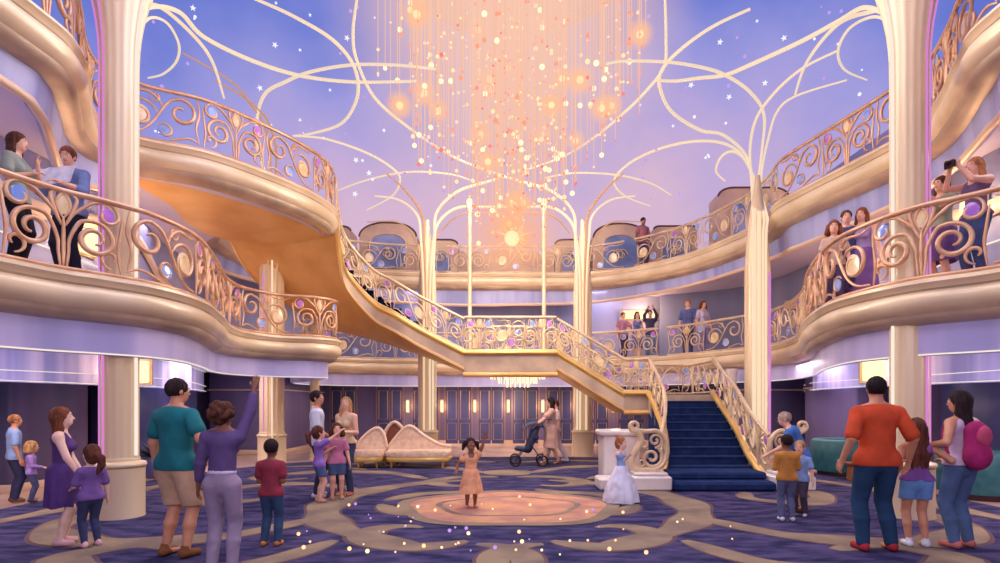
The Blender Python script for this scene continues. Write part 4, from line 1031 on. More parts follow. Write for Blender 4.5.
def rotz(a): c, s = math.cos(a), math.sin(a); return np.array([[c,-s,0],[s,c,0],[0,0,1]])
def roty(a): c, s = math.cos(a), math.sin(a); return np.array([[c,0,s],[0,1,0],[-s,0,c]])
def hand(Fh, wr, d, n, curl, sc, side):
    """palm, four fingers and thumb; d: direction of the hand, n: palm normal, side: the thumb's side"""
    d = d/np.linalg.norm(d); n = n-d*(n@d); n /= np.linalg.norm(n)+1e-9; sp = np.cross(d, n)*side
    for k in (-1,-.33,.33,1): Fh.cap(wr+d*.01*sc+sp*k*.012*sc, wr+d*.085*sc+sp*k*.028*sc, .016*sc, .0125*sc, k=.012*sc)
    for i, (k, l, ln) in enumerate(((1,.078,0),(.36,.086,.2),(-.3,.08,.1),(-.95,.064,.0))):
        b0 = wr+d*.088*sc+sp*k*.029*sc; c1, c2 = curl*.7+ln*.1, curl*1.5
        m1 = b0+(d*math.cos(c1)+n*math.sin(c1)+sp*k*.06)*l*.5*sc; m2 = m1+(d*math.cos(c1+c2)+n*math.sin(c1+c2))*l*.5*sc
        Fh.cap(b0, m1, .0095*sc, .0085*sc, k=.003*sc); Fh.cap(m1, m2, .0085*sc, .0068*sc, k=.003*sc)
    t0 = wr+d*.025*sc+sp*.024*sc; t1 = t0+(d*.6+sp*.7+n*.25)*.045*sc; t2 = t1+(d*.9+sp*.2+n*.35)*.032*sc
    Fh.cap(t0, t1, .0125*sc, .0105*sc, k=.008*sc); Fh.cap(t1, t2, .0105*sc, .008*sc, k=.003*sc)
def person(label, x, y, z=0., h=1.7, face=0., skin='light', hair='brown', style='short', top=('tee',(120,120,160)), bottom=('pants',(60,70,100)),
           shoes=(90,60,50), hs=1., lh=None, rh=None, le=None, re=None, lean=0., turn=0., yaw=0., pitch=0., step=.0, wid=1., female=False, res=None,
           group=None, curl=.35, legs=None, stance=.1, roll=0., sl=None, bag=None, belt=None, hlen=None):
    """face: heading in degrees, 0 looks away from the camera (+y), 90 looks to -x. hands lh/rh in body units (x right, y forward, z up) of a 1.75 figure"""
    s = y and FOC/y; res = res or (.011 if s > 60 else (.014 if s > 45 else .019)); hres = res*.55
    U = h/1.75; e_ = thing('person', label, 'person', (x,y,z), rz=math.radians(face), group=group); e_.scale = (U,U,U)
    res /= U*1.0; hres /= U
    hl = .235*hs; kz = (1.75-hl)/1.515; kx = wid*(1-.35*(1-kz)) if hs > 1 else wid
    kr = (kx+.0)*(1+.25*(hs-1))
    sw = (.165 if female else .185)*kx; hw = (.092 if female else .088)*kx
    pel = V3(0,0,.93*kz); wai = V3(0,.0,1.10*kz); che = V3(0,.01,1.30*kz); nb = V3(0,-.01,1.455*kz); nt = V3(0,.012,1.54*kz)
    R = rotz(turn)@rotx(-lean)@roty(roll)
    up = lambda p: pel+R@(np.array(p,float)-pel)
    hc = V3(0,.022,1.75-hl*.5)
    Rh = R@rotz(yaw)@rotx(pitch)
    NT = up(nt); HC = NT+Rh@(hc-nt)
    hp = lambda q: HC+Rh@(np.array(q,float)*hs)
    SH = [up(V3(-sw,-.01,1.395*kz)), up(V3(sw,-.01,1.395*kz))]
    l1, l2 = .285*kz, .25*kz
    HD = []; EL = []
    for i, (t, pole) in enumerate(((lh, le),(rh, re))):
        sx = -1 if i == 0 else 1
        if t is None: t = (sx*(.27*kx+.01), .05, .88*kz)
        T = np.array(t, float)*np.array([1,1,1.]); T = T if t is None else T
        el, wr = ik(SH[i], T, l1, l2, pole if pole is not None else ((sx*.35,-1,-.25) if T[2] < 1.25 else (sx*.6,-.1,-1))); EL.append(el); HD.append(wr)
    legs = legs or {}
    HP = [V3(-hw,0,.90*kz), V3(hw,0,.90*kz)]; AN = [V3(-stance, step, .085), V3(stance, -step, .085)]
    if 'l' in legs: AN[0] = V3(*legs['l'])
    if 'r' in legs: AN[1] = V3(*legs['r'])
    KN = [ik(HP[i], AN[i], .42*kz, .42*kz, (0,1,0))[0] for i in (0,1)]
    allp = np.array(SH+EL+HD+HP+AN+KN+[HC]); lo = allp.min(0)-.24; hi = allp.max(0)+.24; lo[2] = -.03
    arms_bare = True
    # --- body
    B = Field(lo, hi, res); kk = kr
    def torso(Fd, g=0., k=.05):
        Fd.cap(up(V3(0,0,.93*kz)), up(V3(0,0,.98*kz)), (.135 if female else .128)*kk+g, .125*kk+g, k, fy=1.35)
        Fd.cap(up(V3(0,.0,1.0*kz)), up(V3(0,.0,1.12*kz)), (.118 if female else .13)*kk+g, (.108 if female else .13)*kk+g, k, fy=1.4)
        Fd.cap(up(V3(0,.0,1.14*kz)), up(V3(0,.0,1.32*kz)), (.112 if female else .135)*kk+g, (.135 if female else .155)*kk+g, k, fy=1.42)
        Fd.cap(up(V3(-sw*.62,-.01,1.375*kz)), up(V3(sw*.62,-.01,1.375*kz)), .072*kk+g, .072*kk+g, k)
        if female and hs < 1.12:
            for sx in (-1,1): Fd.ell(up(V3(sx*.062,.085,1.27*kz)), V3(.058,.05,.058)+g, .03)
    torso(B)
    B.cap(up(nb-V3(0,0,.04)), NT, .062*kk, .05*kk, .03)
    for sx in (-1,1): B.cap(up(V3(sx*sw*.3,-.01,1.45*kz)), SH[0 if sx<0 else 1], .045*kk, .055*kk, .04)
    # head
    B.ell(hp((0,-.006,.018)), np.array((.077,.097,.099))*hs, .01, Rh); B.ell(hp((0,.030,-.055)), np.array((.055,.062,.062))*hs, .03*hs, Rh)
    B.cap(NT, hp((0,-.012,-.06)), .05*kk, .046*hs, .02)
    B.cap(hp((0,.092,.0)), hp((0,.108,-.030)), .007*hs, .012*hs, .010*hs); B.ell(hp((0,.082,.03)), np.array((.05,.012,.01))*hs, .012*hs, Rh)
    for sx in (-1,1): B.ell(hp((sx*.079,-.006,-.005)), np.array((.010,.020,.030))*hs, .006*hs, Rh); B.ell(hp((sx*.03,.090,.008)), np.array((.014,.010,.010))*hs, 0, Rh, op='s')
    for i in (0,1):
        B.cap(SH[i], EL[i], .052*kk, .040*kk, .03); B.cap(EL[i], HD[i], .041*kk, .026*kk, .012)
        B.cap(HP[i], KN[i], .088*kk, .055*kk, .04); B.cap(KN[i], KN[i]*.55+AN[i]*.45+V3(0,-.014,0), .054*kk, .053*kk, .02); B.cap(KN[i]*.55+AN[i]*.45+V3(0,-.01,0), AN[i], .052*kk, .034*kk, .02)
        f = AN[i]; B.cap(f+V3(0,-.02,-.035), f+V3(0,.13,-.055), .036, .026, .02)
    parts = [B.mesh()]
    for i in (0,1):
        sx = -1 if i == 0 else 1; d = HD[i]-EL[i]; d /= np.linalg.norm(d)
        Hf = Field(HD[i]-.21, HD[i]+.21, hres)
        Hf.cap(HD[i]-d*.05, HD[i]+d*.01, .028*kk, .024*kk, .01)
        n_ = V3(-sx,.1,0) if abs(d[2]) > .6 and d[2] < 0 else V3(-sx*.3,.2,-1) if abs(d[2]) <= .6 else V3(0,1,.1)
        sc = 1.0*max(.8, kk*.95)
        tside = 1 if np.cross(d, n_)@V3(0,1,.2) > 0 else -1
        hand(Hf, HD[i], d, n_, curl, sc, tside); parts.append(Hf.mesh())
    np_mesh('body', parts, SKINS[skin], e_)
    # --- face details
    if s > 38:
        for sx in (-1,1):
            m = MB(); m.ball(tuple(hp((sx*.031,.083,.006))), .0115*hs, EYEW, 10, 8); m.ball(tuple(hp((sx*.031,.0885,.006))), .0078*hs, EYEM, 8, 6); m.build('eye', e_)
            m = MB(); m.tube([tuple(hp((sx*.016,.098,.026))), tuple(hp((sx*.03,.096,.031))), tuple(hp((sx*.046,.086,.026)))], .0035*hs, HAIRS[hair], sides=5); m.build('eyebrow', e_)
        m = MB(); m.tube([tuple(hp((-.022,.088,-.054))), tuple(hp((0,.094,-.058))), tuple(hp((.022,.088,-.054)))], [.003*hs,.006*hs,.003*hs], LIP, sides=6); m.build('mouth', e_)
    # --- garments
    tk, tc_ = top[0], top[1]; bk, bc = bottom[0], bottom[1]
    G = Field(lo, hi, res); g = .014
    if tk == 'crop2':
        G2 = Field(lo, hi, res); torso(G2, .008); G2.cap(up(V3(0,0,.93*kz)), up(V3(0,0,1.0*kz)), .145*kk, .13*kk, .03, fy=1.33); G2.clip_z(1.12*kz); G2.clip_z(1.01*kz, above=False); np_mesh('undershirt', [G2.mesh()], cloth((226,214,240)), e_)
    sleeve = dict(tee=.6, long=2.0, shirt=.75, tank=.0, vest=0., hood=2.0, none=0).get(tk, .5) if sl is None else sl
    if tk != 'none':
        torso(G, g)
        if tk != 'tank' and tk != 'vest':
            for sx in (-1,1): G.cap(up(V3(sx*sw*.25,-.01,1.435*kz)), SH[0 if sx<0 else 1], .046*kk, .056*kk, .03)
        else:
            for sx in (-1,1): G.cap(up(V3(sx*sw*.42,-.01,1.33*kz)), up(V3(sx*sw*.45,-.012,1.45*kz)), .05*kk, .035*kk, .02)
        if sleeve > 0:
            for i in (0,1):
                t = min(sleeve,1.0); e2 = SH[i]+(EL[i]-SH[i])*t; loose = .012 if sleeve < 1 else .004
                G.cap(SH[i], e2, .056*kk+.004, (.040+.022*(1-t))*kk+g+loose, .025)
                if sleeve > 1: G.cap(EL[i], EL[i]+(HD[i]-EL[i])*min(sleeve-1,1.)*.93, .041*kk+g+.003, .030*kk+g-.001, .012)
        hem = (.86 if tk in ('tee','shirt','hood','long') else .93)*kz
        if bk in ('dress','gown'): hem = .95*kz
        if tk == 'crop2': hem = 1.04*kz
        if hem < .92*kz: G.cap(up(V3(0,0,hem+.03)), up(V3(0,0,1.0*kz)), .150*kk, .138*kk+g*.5, .03, fy=1.3)
        if bk not in ('dress','gown','skirt'):
            for i in (0,1): G.cap(HP[i]+V3(0,0,.02), KN[i], .090*kk+.030, .075*kk+.02, .03)
        # clip at the hem, along the torso
        nrm = R@V3(0,0,1); h0 = up(V3(0,0,hem))
        X = [(G.lo[k]+np.arange(G.n[k])*G.h).astype(F32) for k in range(3)]
        pl = (X[0][:,None,None]-h0[0])*nrm[0]+(X[1][None,:,None]-h0[1])*nrm[1]+(X[2][None,None,:]-h0[2])*nrm[2]
        near_hand = np.zeros(1)
        if sleeve <= 1: G.V = np.maximum(G.V, -pl)
        else:
            # keep the sleeves below the hem line
            A = Field(lo, hi, res)
            for i in (0,1):
                A.cap(SH[i], EL[i], .060*kk, .040*kk+g+.004, .02); A.cap(EL[i], EL[i]+(HD[i]-EL[i])*min(sleeve-1,1.)*.93, .041*kk+g+.003, .030*kk+g-.001, .01)
            G.V = np.minimum(np.maximum(G.V, -pl), A.V)
        # neckline
        G.cap(up(nb+V3(0,.03,.03)), up(nb+V3(0,.03,.12)), .066*kk, .08*kk, 0, op='s')
        if tk in ('tank','vest'): G.cap(up(V3(0,.08,1.44*kz)), up(V3(0,.1,1.5*kz)), .07*kk, .08*kk, 0, op='s')
        np_mesh({'tee':'shirt','shirt':'shirt','long':'sweater','hood':'hoodie','tank':'tank_top','vest':'vest','crop':'top','crop2':'sweater'}.get(tk,'top') if bk not in ('dress','gown') else 'bodice', [G.mesh()], cloth(tc_), e_)
        if tk == 'shirt':
            C_ = Field(up(nb)-.14, up(nb)+.16, res*.8); C_.cap(up(nb+V3(0,-.004,.0)), up(nb+V3(0,.0,.04)), .078*kk, .066*kk, .0); C_.cap(up(nb+V3(0,.04,.0)), up(nb+V3(0,.06,.08)), .05*kk, .07*kk, 0, op='s'); C_.clip_z(up(nb+V3(0,0,.045))[2]); np_mesh('collar', [C_.mesh()], cloth(tc_), e_)
    H = Field(lo, hi, res); g = .013
    if bk in ('pants','leggings','shorts','capri'):
        gl = {'pants':.017,'leggings':.007,'shorts':.022,'capri':.014}[bk]
        H.cap(up(V3(0,0,.93*kz)), up(V3(0,0,1.0*kz)), (.138 if female else .132)*kk+gl*.5, .124*kk+gl*.5, .03, fy=1.33)
        for i in (0,1):
            H.cap(HP[i], KN[i], .090*kk+gl*.7, .056*kk+gl*(2.0 if bk=='shorts' else 1), .03)
            if bk != 'shorts':
                en = 1. if bk != 'capri' else .6
                mid = KN[i]*.55+AN[i]*.45+V3(0,-.012,0); ee = KN[i]*(1-en)+(AN[i]+V3(0,0,.0))*en
                H.cap(KN[i], mid, .055*kk+gl, .053*kk+gl, .015); H.cap(mid, ee, .052*kk+gl, .037*kk+gl*1.2, .015)
        if bk == 'shorts':
            zc = (bottom[2] if len(bottom) > 2 else .56)*kz; H.clip_z(zc, above=False)
        else: H.clip_z(.055, above=False)
        hh_ = up(V3(0,0,1.02*kz))[2]; H.clip_z(hh_)
        np_mesh({'pants':'trousers','leggings':'leggings','shorts':'shorts','capri':'trousers'}[bk], [H.mesh()], cloth(bc), e_)
    elif bk in ('skirt','dress','gown'):
        zb = (bottom[2] if len(bottom) > 2 else .52)*kz; fl = bottom[3] if len(bottom) > 3 else .22
        me_ = MB(); nr = 64; rows = []
        tw = (.118 if female else .125)*kk+.02; w0 = up(V3(0,0,(1.06 if bk != 'skirt' else 1.0)*kz))
        for j in range(15):
            t = j/14; zz = w0[2]+(zb-w0[2])*t; c_ = np.array([w0[0]*(1-t),w0[1]*(1-t)])
            ease = t**.62 if bk != 'gown' else math.sin(t*PI/2)**.9
            r_ = tw+(fl-tw)*ease; r_ = max(r_, (hw+.105*kk)*min(1,(w0[2]-zz)/.12+.55) if zz < w0[2]-.005 else 0); row = []
            for k in range(nr):
                a = 2*PI*k/nr; rr = r_*(1+(.05 if bk != 'gown' else .07)*t*math.sin(a*(9 if bk != 'gown' else 12)+1.2*math.sin(a*2)))
                row.append((c_[0]+rr*math.cos(a), c_[1]+rr*math.sin(a)*(.8+.15*t), zz+(.01*math.sin(a*5) if j == 14 else 0)))
            rows.append(row)
        for j in range(12,-1,-1): rows.append([(p[0]*.97,p[1]*.97,p[2]) for p in rows[j]]) if j in (12,8,4,0) else None
        vs = [p for r_ in rows for p in r_]; fs = [(r_*nr+k, r_*nr+(k+1)%nr, (r_+1)*nr+(k+1)%nr, (r_+1)*nr+k) for r_ in range(len(rows)-1) for k in range(nr)]
        me_.add(vs, [f[::-1] for f in fs], cloth(bc)); me_.build('skirt', e_)
    # --- shoes
    for i in (0,1):
        f = AN[i]; S_ = Field(f-V3(.11,.16,.1), f+V3(.11,.24,.1), res*.8)
        tx = .02*(1 if i else -1)
        S_.cap(f+V3(0,-.035,-.04), f+V3(tx,.12,-.052), .045, .037, .02); S_.cap(f+V3(0,-.015,-.03), f+V3(0,-.01,.015), .042, .040, .02); S_.clip_z(f[2]-.083, above=False)
        S_.cap(f+V3(0,-.005,.04), f+V3(0,-.005,.15), .030, .036, 0, op='s')
        np_mesh('shoe', [S_.mesh()], cloth(shoes), e_)
    # --- hair
    if style != 'bald_none':
        Hf = Field(HC-np.array([.30,.36,.9 if style in ('long','pony','curly_long') else .28])*max(1,hs), HC+np.array([.30,.24,.24])*max(1,hs), res*.8)
        Hf.ell(hp((0,-.016,.030)), np.array((.088,.106,.104))*hs, .01, Rh)
        if style in ('long','pony','bob','curly_long','bun','curly'): Hf.cap(hp((0,-.05,.0)), hp((0,-.05,-.04)), .078*hs, .070*hs, .03)
        rr = random.Random(sum(map(ord,label)))
        if style in ('long','curly_long'):
            for k in range(9):
                a = PI*(1.05+.9*k/8)+0; bx, by = .075*math.cos(a), .07*math.sin(a)
                p0 = hp((bx,by-.01,.0)); zl = -.04*rr.random()-(hlen or (.38 if style=='long' else .33))
                q = hp((bx*1.1,by*1.0-.01,-.12)); q2 = hp((bx*1.15+(.02*rr.uniform(-1,1) if style!='long' else 0),by*.75-.035,zl))
                Hf.cap(p0, q, .033*hs, .034*hs, .02); qm = (q+q2)/2+np.array((.018*math.sin(k*2.1),-.015,0)); Hf.cap(q, qm, .036*hs, .036*hs, .015); Hf.cap(qm, q2, .036*hs, .016*hs, .015)
        if style == 'bob':
            for k in range(10):
                a = PI*(.97+1.06*k/9); bx, by = .082*math.cos(a), .075*math.sin(a)
                Hf.cap(hp((bx,by-.01,.03)), hp((bx*1.25,by*1.15-.01,-.085)), .034*hs, .040*hs, .015)
        if style == 'curly':
            for k in range(34):
                a = rr.random()*2*PI; e2 = rr.uniform(-.5,1.4); q = np.array((math.cos(a)*math.cos(e2)*.098, math.sin(a)*math.cos(e2)*.10-.035, math.sin(e2)*.10+.02))
                if q[1] > .05 and q[2] < .05: continue
                Hf.ell(hp(q), np.array((.034,.034,.034))*hs*1.1, .012)
        if style == 'pony':
            Hf.ell(hp((0,-.125,.03)), np.array((.03,.03,.03))*hs, .01)
            P_ = [hp((0,-.13,.03)), hp((.02,-.19,-.0)), hp((.03,-.20,-.09)), hp((.01,-.18,-.19))]
            for a, b, r1, r2 in zip(P_, P_[1:], (.03,.045,.042), (.045,.042,.018)): Hf.cap(a, b, r1*hs, r2*hs, .01)
        if style == 'pigtails':
            for sx in (-1,1): 
                Hf.ell(hp((sx*.10,-.03,.03)), np.array((.04,.045,.05))*hs, .01); Hf.cap(hp((sx*.11,-.04,.01)), hp((sx*.13,-.05,-.06)), .036*hs, .02*hs, .01)
        if style == 'bun': Hf.ell(hp((0,-.055,.125)), np.array((.045,.045,.042))*hs, .008)
        # open the face
        Hf.ell(hp((0,.105,-.052)), np.array((.078,.095,.108))*hs, 0, Rh, op='s')
        if style in ('short',): 
            Hf.ell(hp((0,.02,-.135)), np.array((.2,.2,.095))*hs, 0, Rh, op='s')
            for sx in (-1,1): Hf.ell(hp((sx*.1,.02,-.03)), np.array((.03,.035,.05))*hs, 0, Rh, op='s')
        X = [(Hf.lo[k]+np.arange(Hf.n[k])*Hf.h).astype(F32) for k in range(3)]; x_,y_,z_ = X[0][:,None,None],X[1][None,:,None],X[2][None,None,:]
        an = np.arctan2(y_-HC[1]+.02, x_-HC[0]); Hf.V = Hf.V+(.0045*np.sin(an*17+z_*22)*np.sin(an*5+z_*9+1)+.002*np.sin(an*34-z_*30)).astype(F32)
        np_mesh('hair', [Hf.mesh()], HAIRS[hair], e_)
    e_['_h'] = 0; del e_['_h']
    return e_, dict(HD=HD, SH=SH, up=up, hp=hp, U=U, HC=HC, kz=kz, kk=kk, EL=EL)
def at_px(px, feet): s = (feet-HY)/1.5; return ((px-VX)/s, FOC/s)
def attach(e_, name, parts, ma): return np_mesh(name, parts, ma, e_)
def ground(label, px, feet, ytop, **k):
    s = (feet-HY)/1.5; h = EYE+(HY-ytop)/s
    return person(label, (px-VX)/s, FOC/s, 0.015, h, **k)
NAVYP = (44,52,84)
# far left
ground('bearded adult in a pale blue shirt standing with a small child by the left wall', 14, 503, 416, face=-40, skin='tan', hair='ginger', style='short', top=('shirt',(150,176,226)), bottom=('pants',(58,60,96)), shoes=(110,78,64), wid=1.05)
ground('small blonde child in a lilac top beside the bearded adult', 31, 503, 442, face=-50, hs=1.45, hair='blonde', style='bob', top=('long',(172,140,214)), bottom=('pants',(84,86,128)), shoes=(90,66,70), rh=(.2,.25,1.0))
g1, i1 = ground('girl with long wavy auburn hair in a sleeveless purple dress', 62, 546, 409, face=-62, hs=1.08, skin='pale', hair='auburn', style='curly_long', top=('tank',(92,62,128)), bottom=('dress',(92,62,128),.50,.20), shoes=(226,178,180), female=True, rh=(.24,.22,.90), lh=(-.02,.2,.92), pitch=.15)
ground('little girl with a side ponytail in a violet tunic holding the purple-dressed girl\'s hand', 91, 548, 446, face=60, hs=1.42, skin='pale', hair='chestnut', style='pony', top=('tee',(128,96,168)), bottom=('leggings',(62,66,104)), shoes=(232,182,190), female=True, lh=(-.16,.30,.98), pitch=.2, sl=.8)
# left trio
ground('man in a teal polo shirt and tan shorts seen from behind', 176, 558, 381, face=-18, skin='tan', hair='dark', style='short', top=('tee',(32,116,124)), bottom=('shorts',(206,170,140),.50), shoes=(132,84,50), wid=1.12, yaw=-.35, rh=(.38,.18,1.10), stance=.13)
ground('curly-haired woman in a violet wrap top and lilac trousers raising one arm', 222, 573, 404, face=6, skin='brown', hair='brown', style='curly', top=('crop2',(98,78,128)), bottom=('pants',(160,142,168)), shoes=(96,72,84), female=True, rh=(.30,.12,1.96), re=(1,.2,0), lh=(-.26,.06,.86), wid=1.0, yaw=-.4, pitch=.25, sl=1.75, roll=.03)
ground('boy in a maroon T-shirt and blue jeans seen from behind', 271, 547, 441, face=0, hs=1.28, skin='brown', hair='dark', style='short', top=('tee',(150,56,76)), bottom=('pants',(56,80,116)), shoes=(214,136,66), lh=(-.12,.22,1.05), rh=(.12,.22,1.05), stance=.11)
# family near the chaise
ground('tall father in a white polo shirt and dark trousers', 317, 498, 392, face=-75, skin='tan', hair='dark', style='short', top=('shirt',(214,220,240)), bottom=('pants',(52,58,88)), shoes=(226,226,240), yaw=-.3, pitch=.2, rh=(.2,.22,1.0))
ground('blonde mother in a cream tank top and slate trousers', 346, 496, 398, face=160, skin='light', hair='blonde', style='long', top=('tank',(232,200,160)), bottom=('pants',(66,74,106)), shoes=(196,116,100), female=True, lh=(-.16,.26,1.14), rh=(.06,.28,1.12), yaw=.3, pitch=.3)
ground('girl in a lilac ombre top and blue shorts pointing upward', 319, 503, 427, face=-60, hs=1.3, skin='light', hair='chestnut', style='pony', top=('tee',(150,112,198)), bottom=('shorts',(84,104,148),.62), shoes=(206,150,140), female=True, rh=(.22,.42,1.62), re=(0,0,-1), lh=(-.1,.28,1.2), pitch=.2)
ground('girl in a pink top and blue shorts standing against her mother', 337, 500, 424, face=200, hs=1.3, skin='light', hair='brown', style='bob', top=('tee',(204,126,160)), bottom=('shorts',(76,92,130),.60), shoes=(206,140,130), female=True, pitch=.2)
# orange dress girl
ground('small girl in an orange dress flinging one arm up', 471, 509, 439, face=190, hs=1.5, skin='brown', hair='dark', style='pigtails', top=('tank',(240,176,134)), bottom=('dress',(240,176,134),.42,.30), shoes=(228,158,130), female=True, lh=(-.36,.05,1.80), le=(-1,.2,0), rh=(.38,.10,.95), sl=.3, pitch=.25)
# stroller woman and companion
ground('woman in a beige dress pushing a dark stroller', 551, 466, 398, face=92, skin='light', hair='dark', style='long', top=('tee',(222,178,160)), bottom=('dress',(222,178,160),.46,.21), shoes=(138,92,76), female=True, lh=(-.13,.42,1.02), rh=(.13,.42,1.02), legs={'l':(-.07,.18,.085),'r':(.07,-.22,.11)})
ground('companion in pale trousers and white sneakers striding behind the stroller woman', 556, 463.5, 401, face=95, skin='light', hair='brown', style='short', top=('tee',(206,180,176)), bottom=('pants',(214,196,204)), shoes=(236,234,244), legs={'l':(-.07,.32,.085),'r':(.07,-.30,.12)})
# princess-dress child
ground('little girl in a pale blue and white ball gown with clasped hands', 621, 503, 438, face=232, hs=1.45, skin='pale', hair='ginger', style='bun', top=('tank',(150,184,236)), bottom=('gown',(228,228,246),.03,.50), shoes=(220,220,240), female=True, lh=(-.02,.20,1.22), rh=(.02,.21,1.24), sl=.25, pitch=.1)
# right group by the stairs
ground('older man in a blue polo shirt leaning over two boys', 803, 513, 410, face=62, skin='light', hair='grey', style='short', top=('tee',(74,124,202)), bottom=('shorts',(92,88,120),.55), shoes=(120,78,56), lean=.42, lh=(-.22,.52,.98), rh=(.18,.45,.86), wid=1.12, pitch=.25)
ground('boy in a mustard hoodie and grey trousers with his back turned', 787, 522, 436, face=-8, hs=1.25, skin='brown', hair='dark', style='short', top=('hood',(206,142,70)), bottom=('pants',(98,104,140)), shoes=(226,228,240), lh=(-.14,.24,1.15), rh=(.14,.24,1.15), yaw=.3)
ground('blond boy in a light blue T-shirt beside the boy in mustard', 800, 517, 442, face=140, hs=1.35, skin='light', hair='blonde', style='short', top=('tee',(140,172,226)), bottom=('pants',(84,72,88)), shoes=(226,228,240), pitch=.1)
# front right trio
ground('broad man in an orange-red T-shirt and jeans seen from behind', 877, 552, 379, face=-2, skin='tan', hair='black', style='short', top=('tee',(214,82,48)), bottom=('pants',(36,66,100)), shoes=(176,50,60), wid=1.1, yaw=-.25, stance=.14, sl=.85, lh=(-.33,.02,.92), rh=(.33,.02,.92))
ground('girl with very long brown hair in a purple vest and blue shorts', 917, 548, 420, face=-14, hs=1.16, hlen=.46, skin='tan', hair='chestnut', style='long', top=('vest',(142,92,168)), bottom=('shorts',(110,154,214),.66), shoes=(228,230,244), female=True, rh=(.36,.12,1.18), lh=(-.27,.03,.90))
g2, i2 = ground('woman in jeans carrying a magenta backpack', 961, 549, 393, face=14, skin='tan', hair='dark', style='long', top=('tank',(214,190,222)), bottom=('pants',(86,110,150)), shoes=(204,120,110), female=True, lh=(-.34,.14,1.14), rh=(.2,.26,1.05), yaw=.35)
# balcony left
def bal(label, px, s, h, z=Z2, **k): return person(label, (px-VX)/s, FOC/s, z+.005, h, **k)
bal('woman with long brown hair in a sage top on the left balcony', 16, 87, 1.56, face=-75, skin='light', hair='brown', style='long', top=('tee',(150,160,150)), bottom=('pants',(34,32,44)), shoes=(40,36,44), female=True, lh=(-.08,.20,1.38), rh=(.12,.22,1.2), wid=.95)
gm, im = bal('man in a blue rolled-sleeve shirt holding open a map', 70, 77.5, 1.74, face=172, skin='light', hair='auburn', style='short', top=('shirt',(128,146,196)), bottom=('pants',(36,36,56)), shoes=(50,40,44), sl=1.35, lh=(-.24,.34,1.16), rh=(.26,.34,1.14), pitch=-.25, yaw=.4, wid=1.08)
# balcony right
bal('small child with reddish hair at the right balcony railing', 834, 62, 1.40, face=150, hs=1.2, hair='auburn', style='bob', top=('tee',(206,176,160)), bottom=('pants',(90,80,120)), female=True)
bal('man in a dark blue shirt between child and woman at the right balcony railing', 846, 60, 1.66, face=160, hair='brown', style='short', top=('tee',(70,76,130)), bottom=('pants',(70,70,110)))
bal('red-haired woman in a lilac dress at the right balcony railing', 862, 60.5, 1.68, face=130, hair='auburn', style='long', top=('tank',(176,150,206)), bottom=('dress',(130,90,160),.2,.27), female=True)
ga, ia = bal('girl in a sage T-shirt and violet skirt photographing with a phone', 942, 72, 1.60, face=105, hair='brown', style='long', top=('tee',(158,160,142)), bottom=('skirt',(116,84,146),.45,.2), female=True, lh=(-.05,.36,1.42), rh=(.07,.36,1.42))
gb, ib = bal('girl in a mauve top raising a camera to her face', 976, 77, 1.64, face=100, hair='ginger', style='long', top=('vest',(122,98,140)), bottom=('pants',(72,84,130)), female=True, lh=(-.06,.34,1.58), rh=(.08,.34,1.58))
# back balcony
bal('person in a mauve top leaning toward friends on the back balcony', 623, 29, 1.60, face=200, hair='brown', style='short', top=('tee',(196,140,170)), bottom=('pants',(90,80,120)), lh=(-.1,.3,1.3))
bal('dark-haired woman in a blue dress in the middle of the back balcony trio', 637, 28.8, 1.64, face=185, hair='dark', style='long', top=('tank',(120,130,196)), bottom=('dress',(120,130,196),.4,.22), female=True)
bal('tall friend in a navy jacket holding a camera high on the back balcony', 650, 28.6, 1.72, face=170, hair='dark', style='short', top=('long',(74,76,116)), bottom=('pants',(120,160,200)), lh=(-.1,.3,1.75), rh=(.1,.3,1.75))
bal('man in a slate blue shirt with his partner on the back balcony', 688, 31.2, 1.78, face=150, hair='ginger', style='short', top=('shirt',(96,104,160)), bottom=('pants',(80,80,120)))
bal('woman in a pale lilac shirt beside the man in slate blue', 703, 31.6, 1.70, face=200, hair='auburn', style='bob', top=('shirt',(204,190,220)), bottom=('pants',(150,140,190)), female=True)
bal('visitor in a dusty rose shirt alone on the upper back balcony', 643, 30.2, 1.66, z=Z3, face=200, skin='brown', hair='dark', style='short', top=('tee',(176,112,120)), bottom=('pants',(100,90,120)))
# ------------------------------------------------------------------ carried things
def world(e_, info, p): return Matrix.LocRotScale(e_.location, e_.rotation_euler, e_.scale) @ Vector(tuple(p))
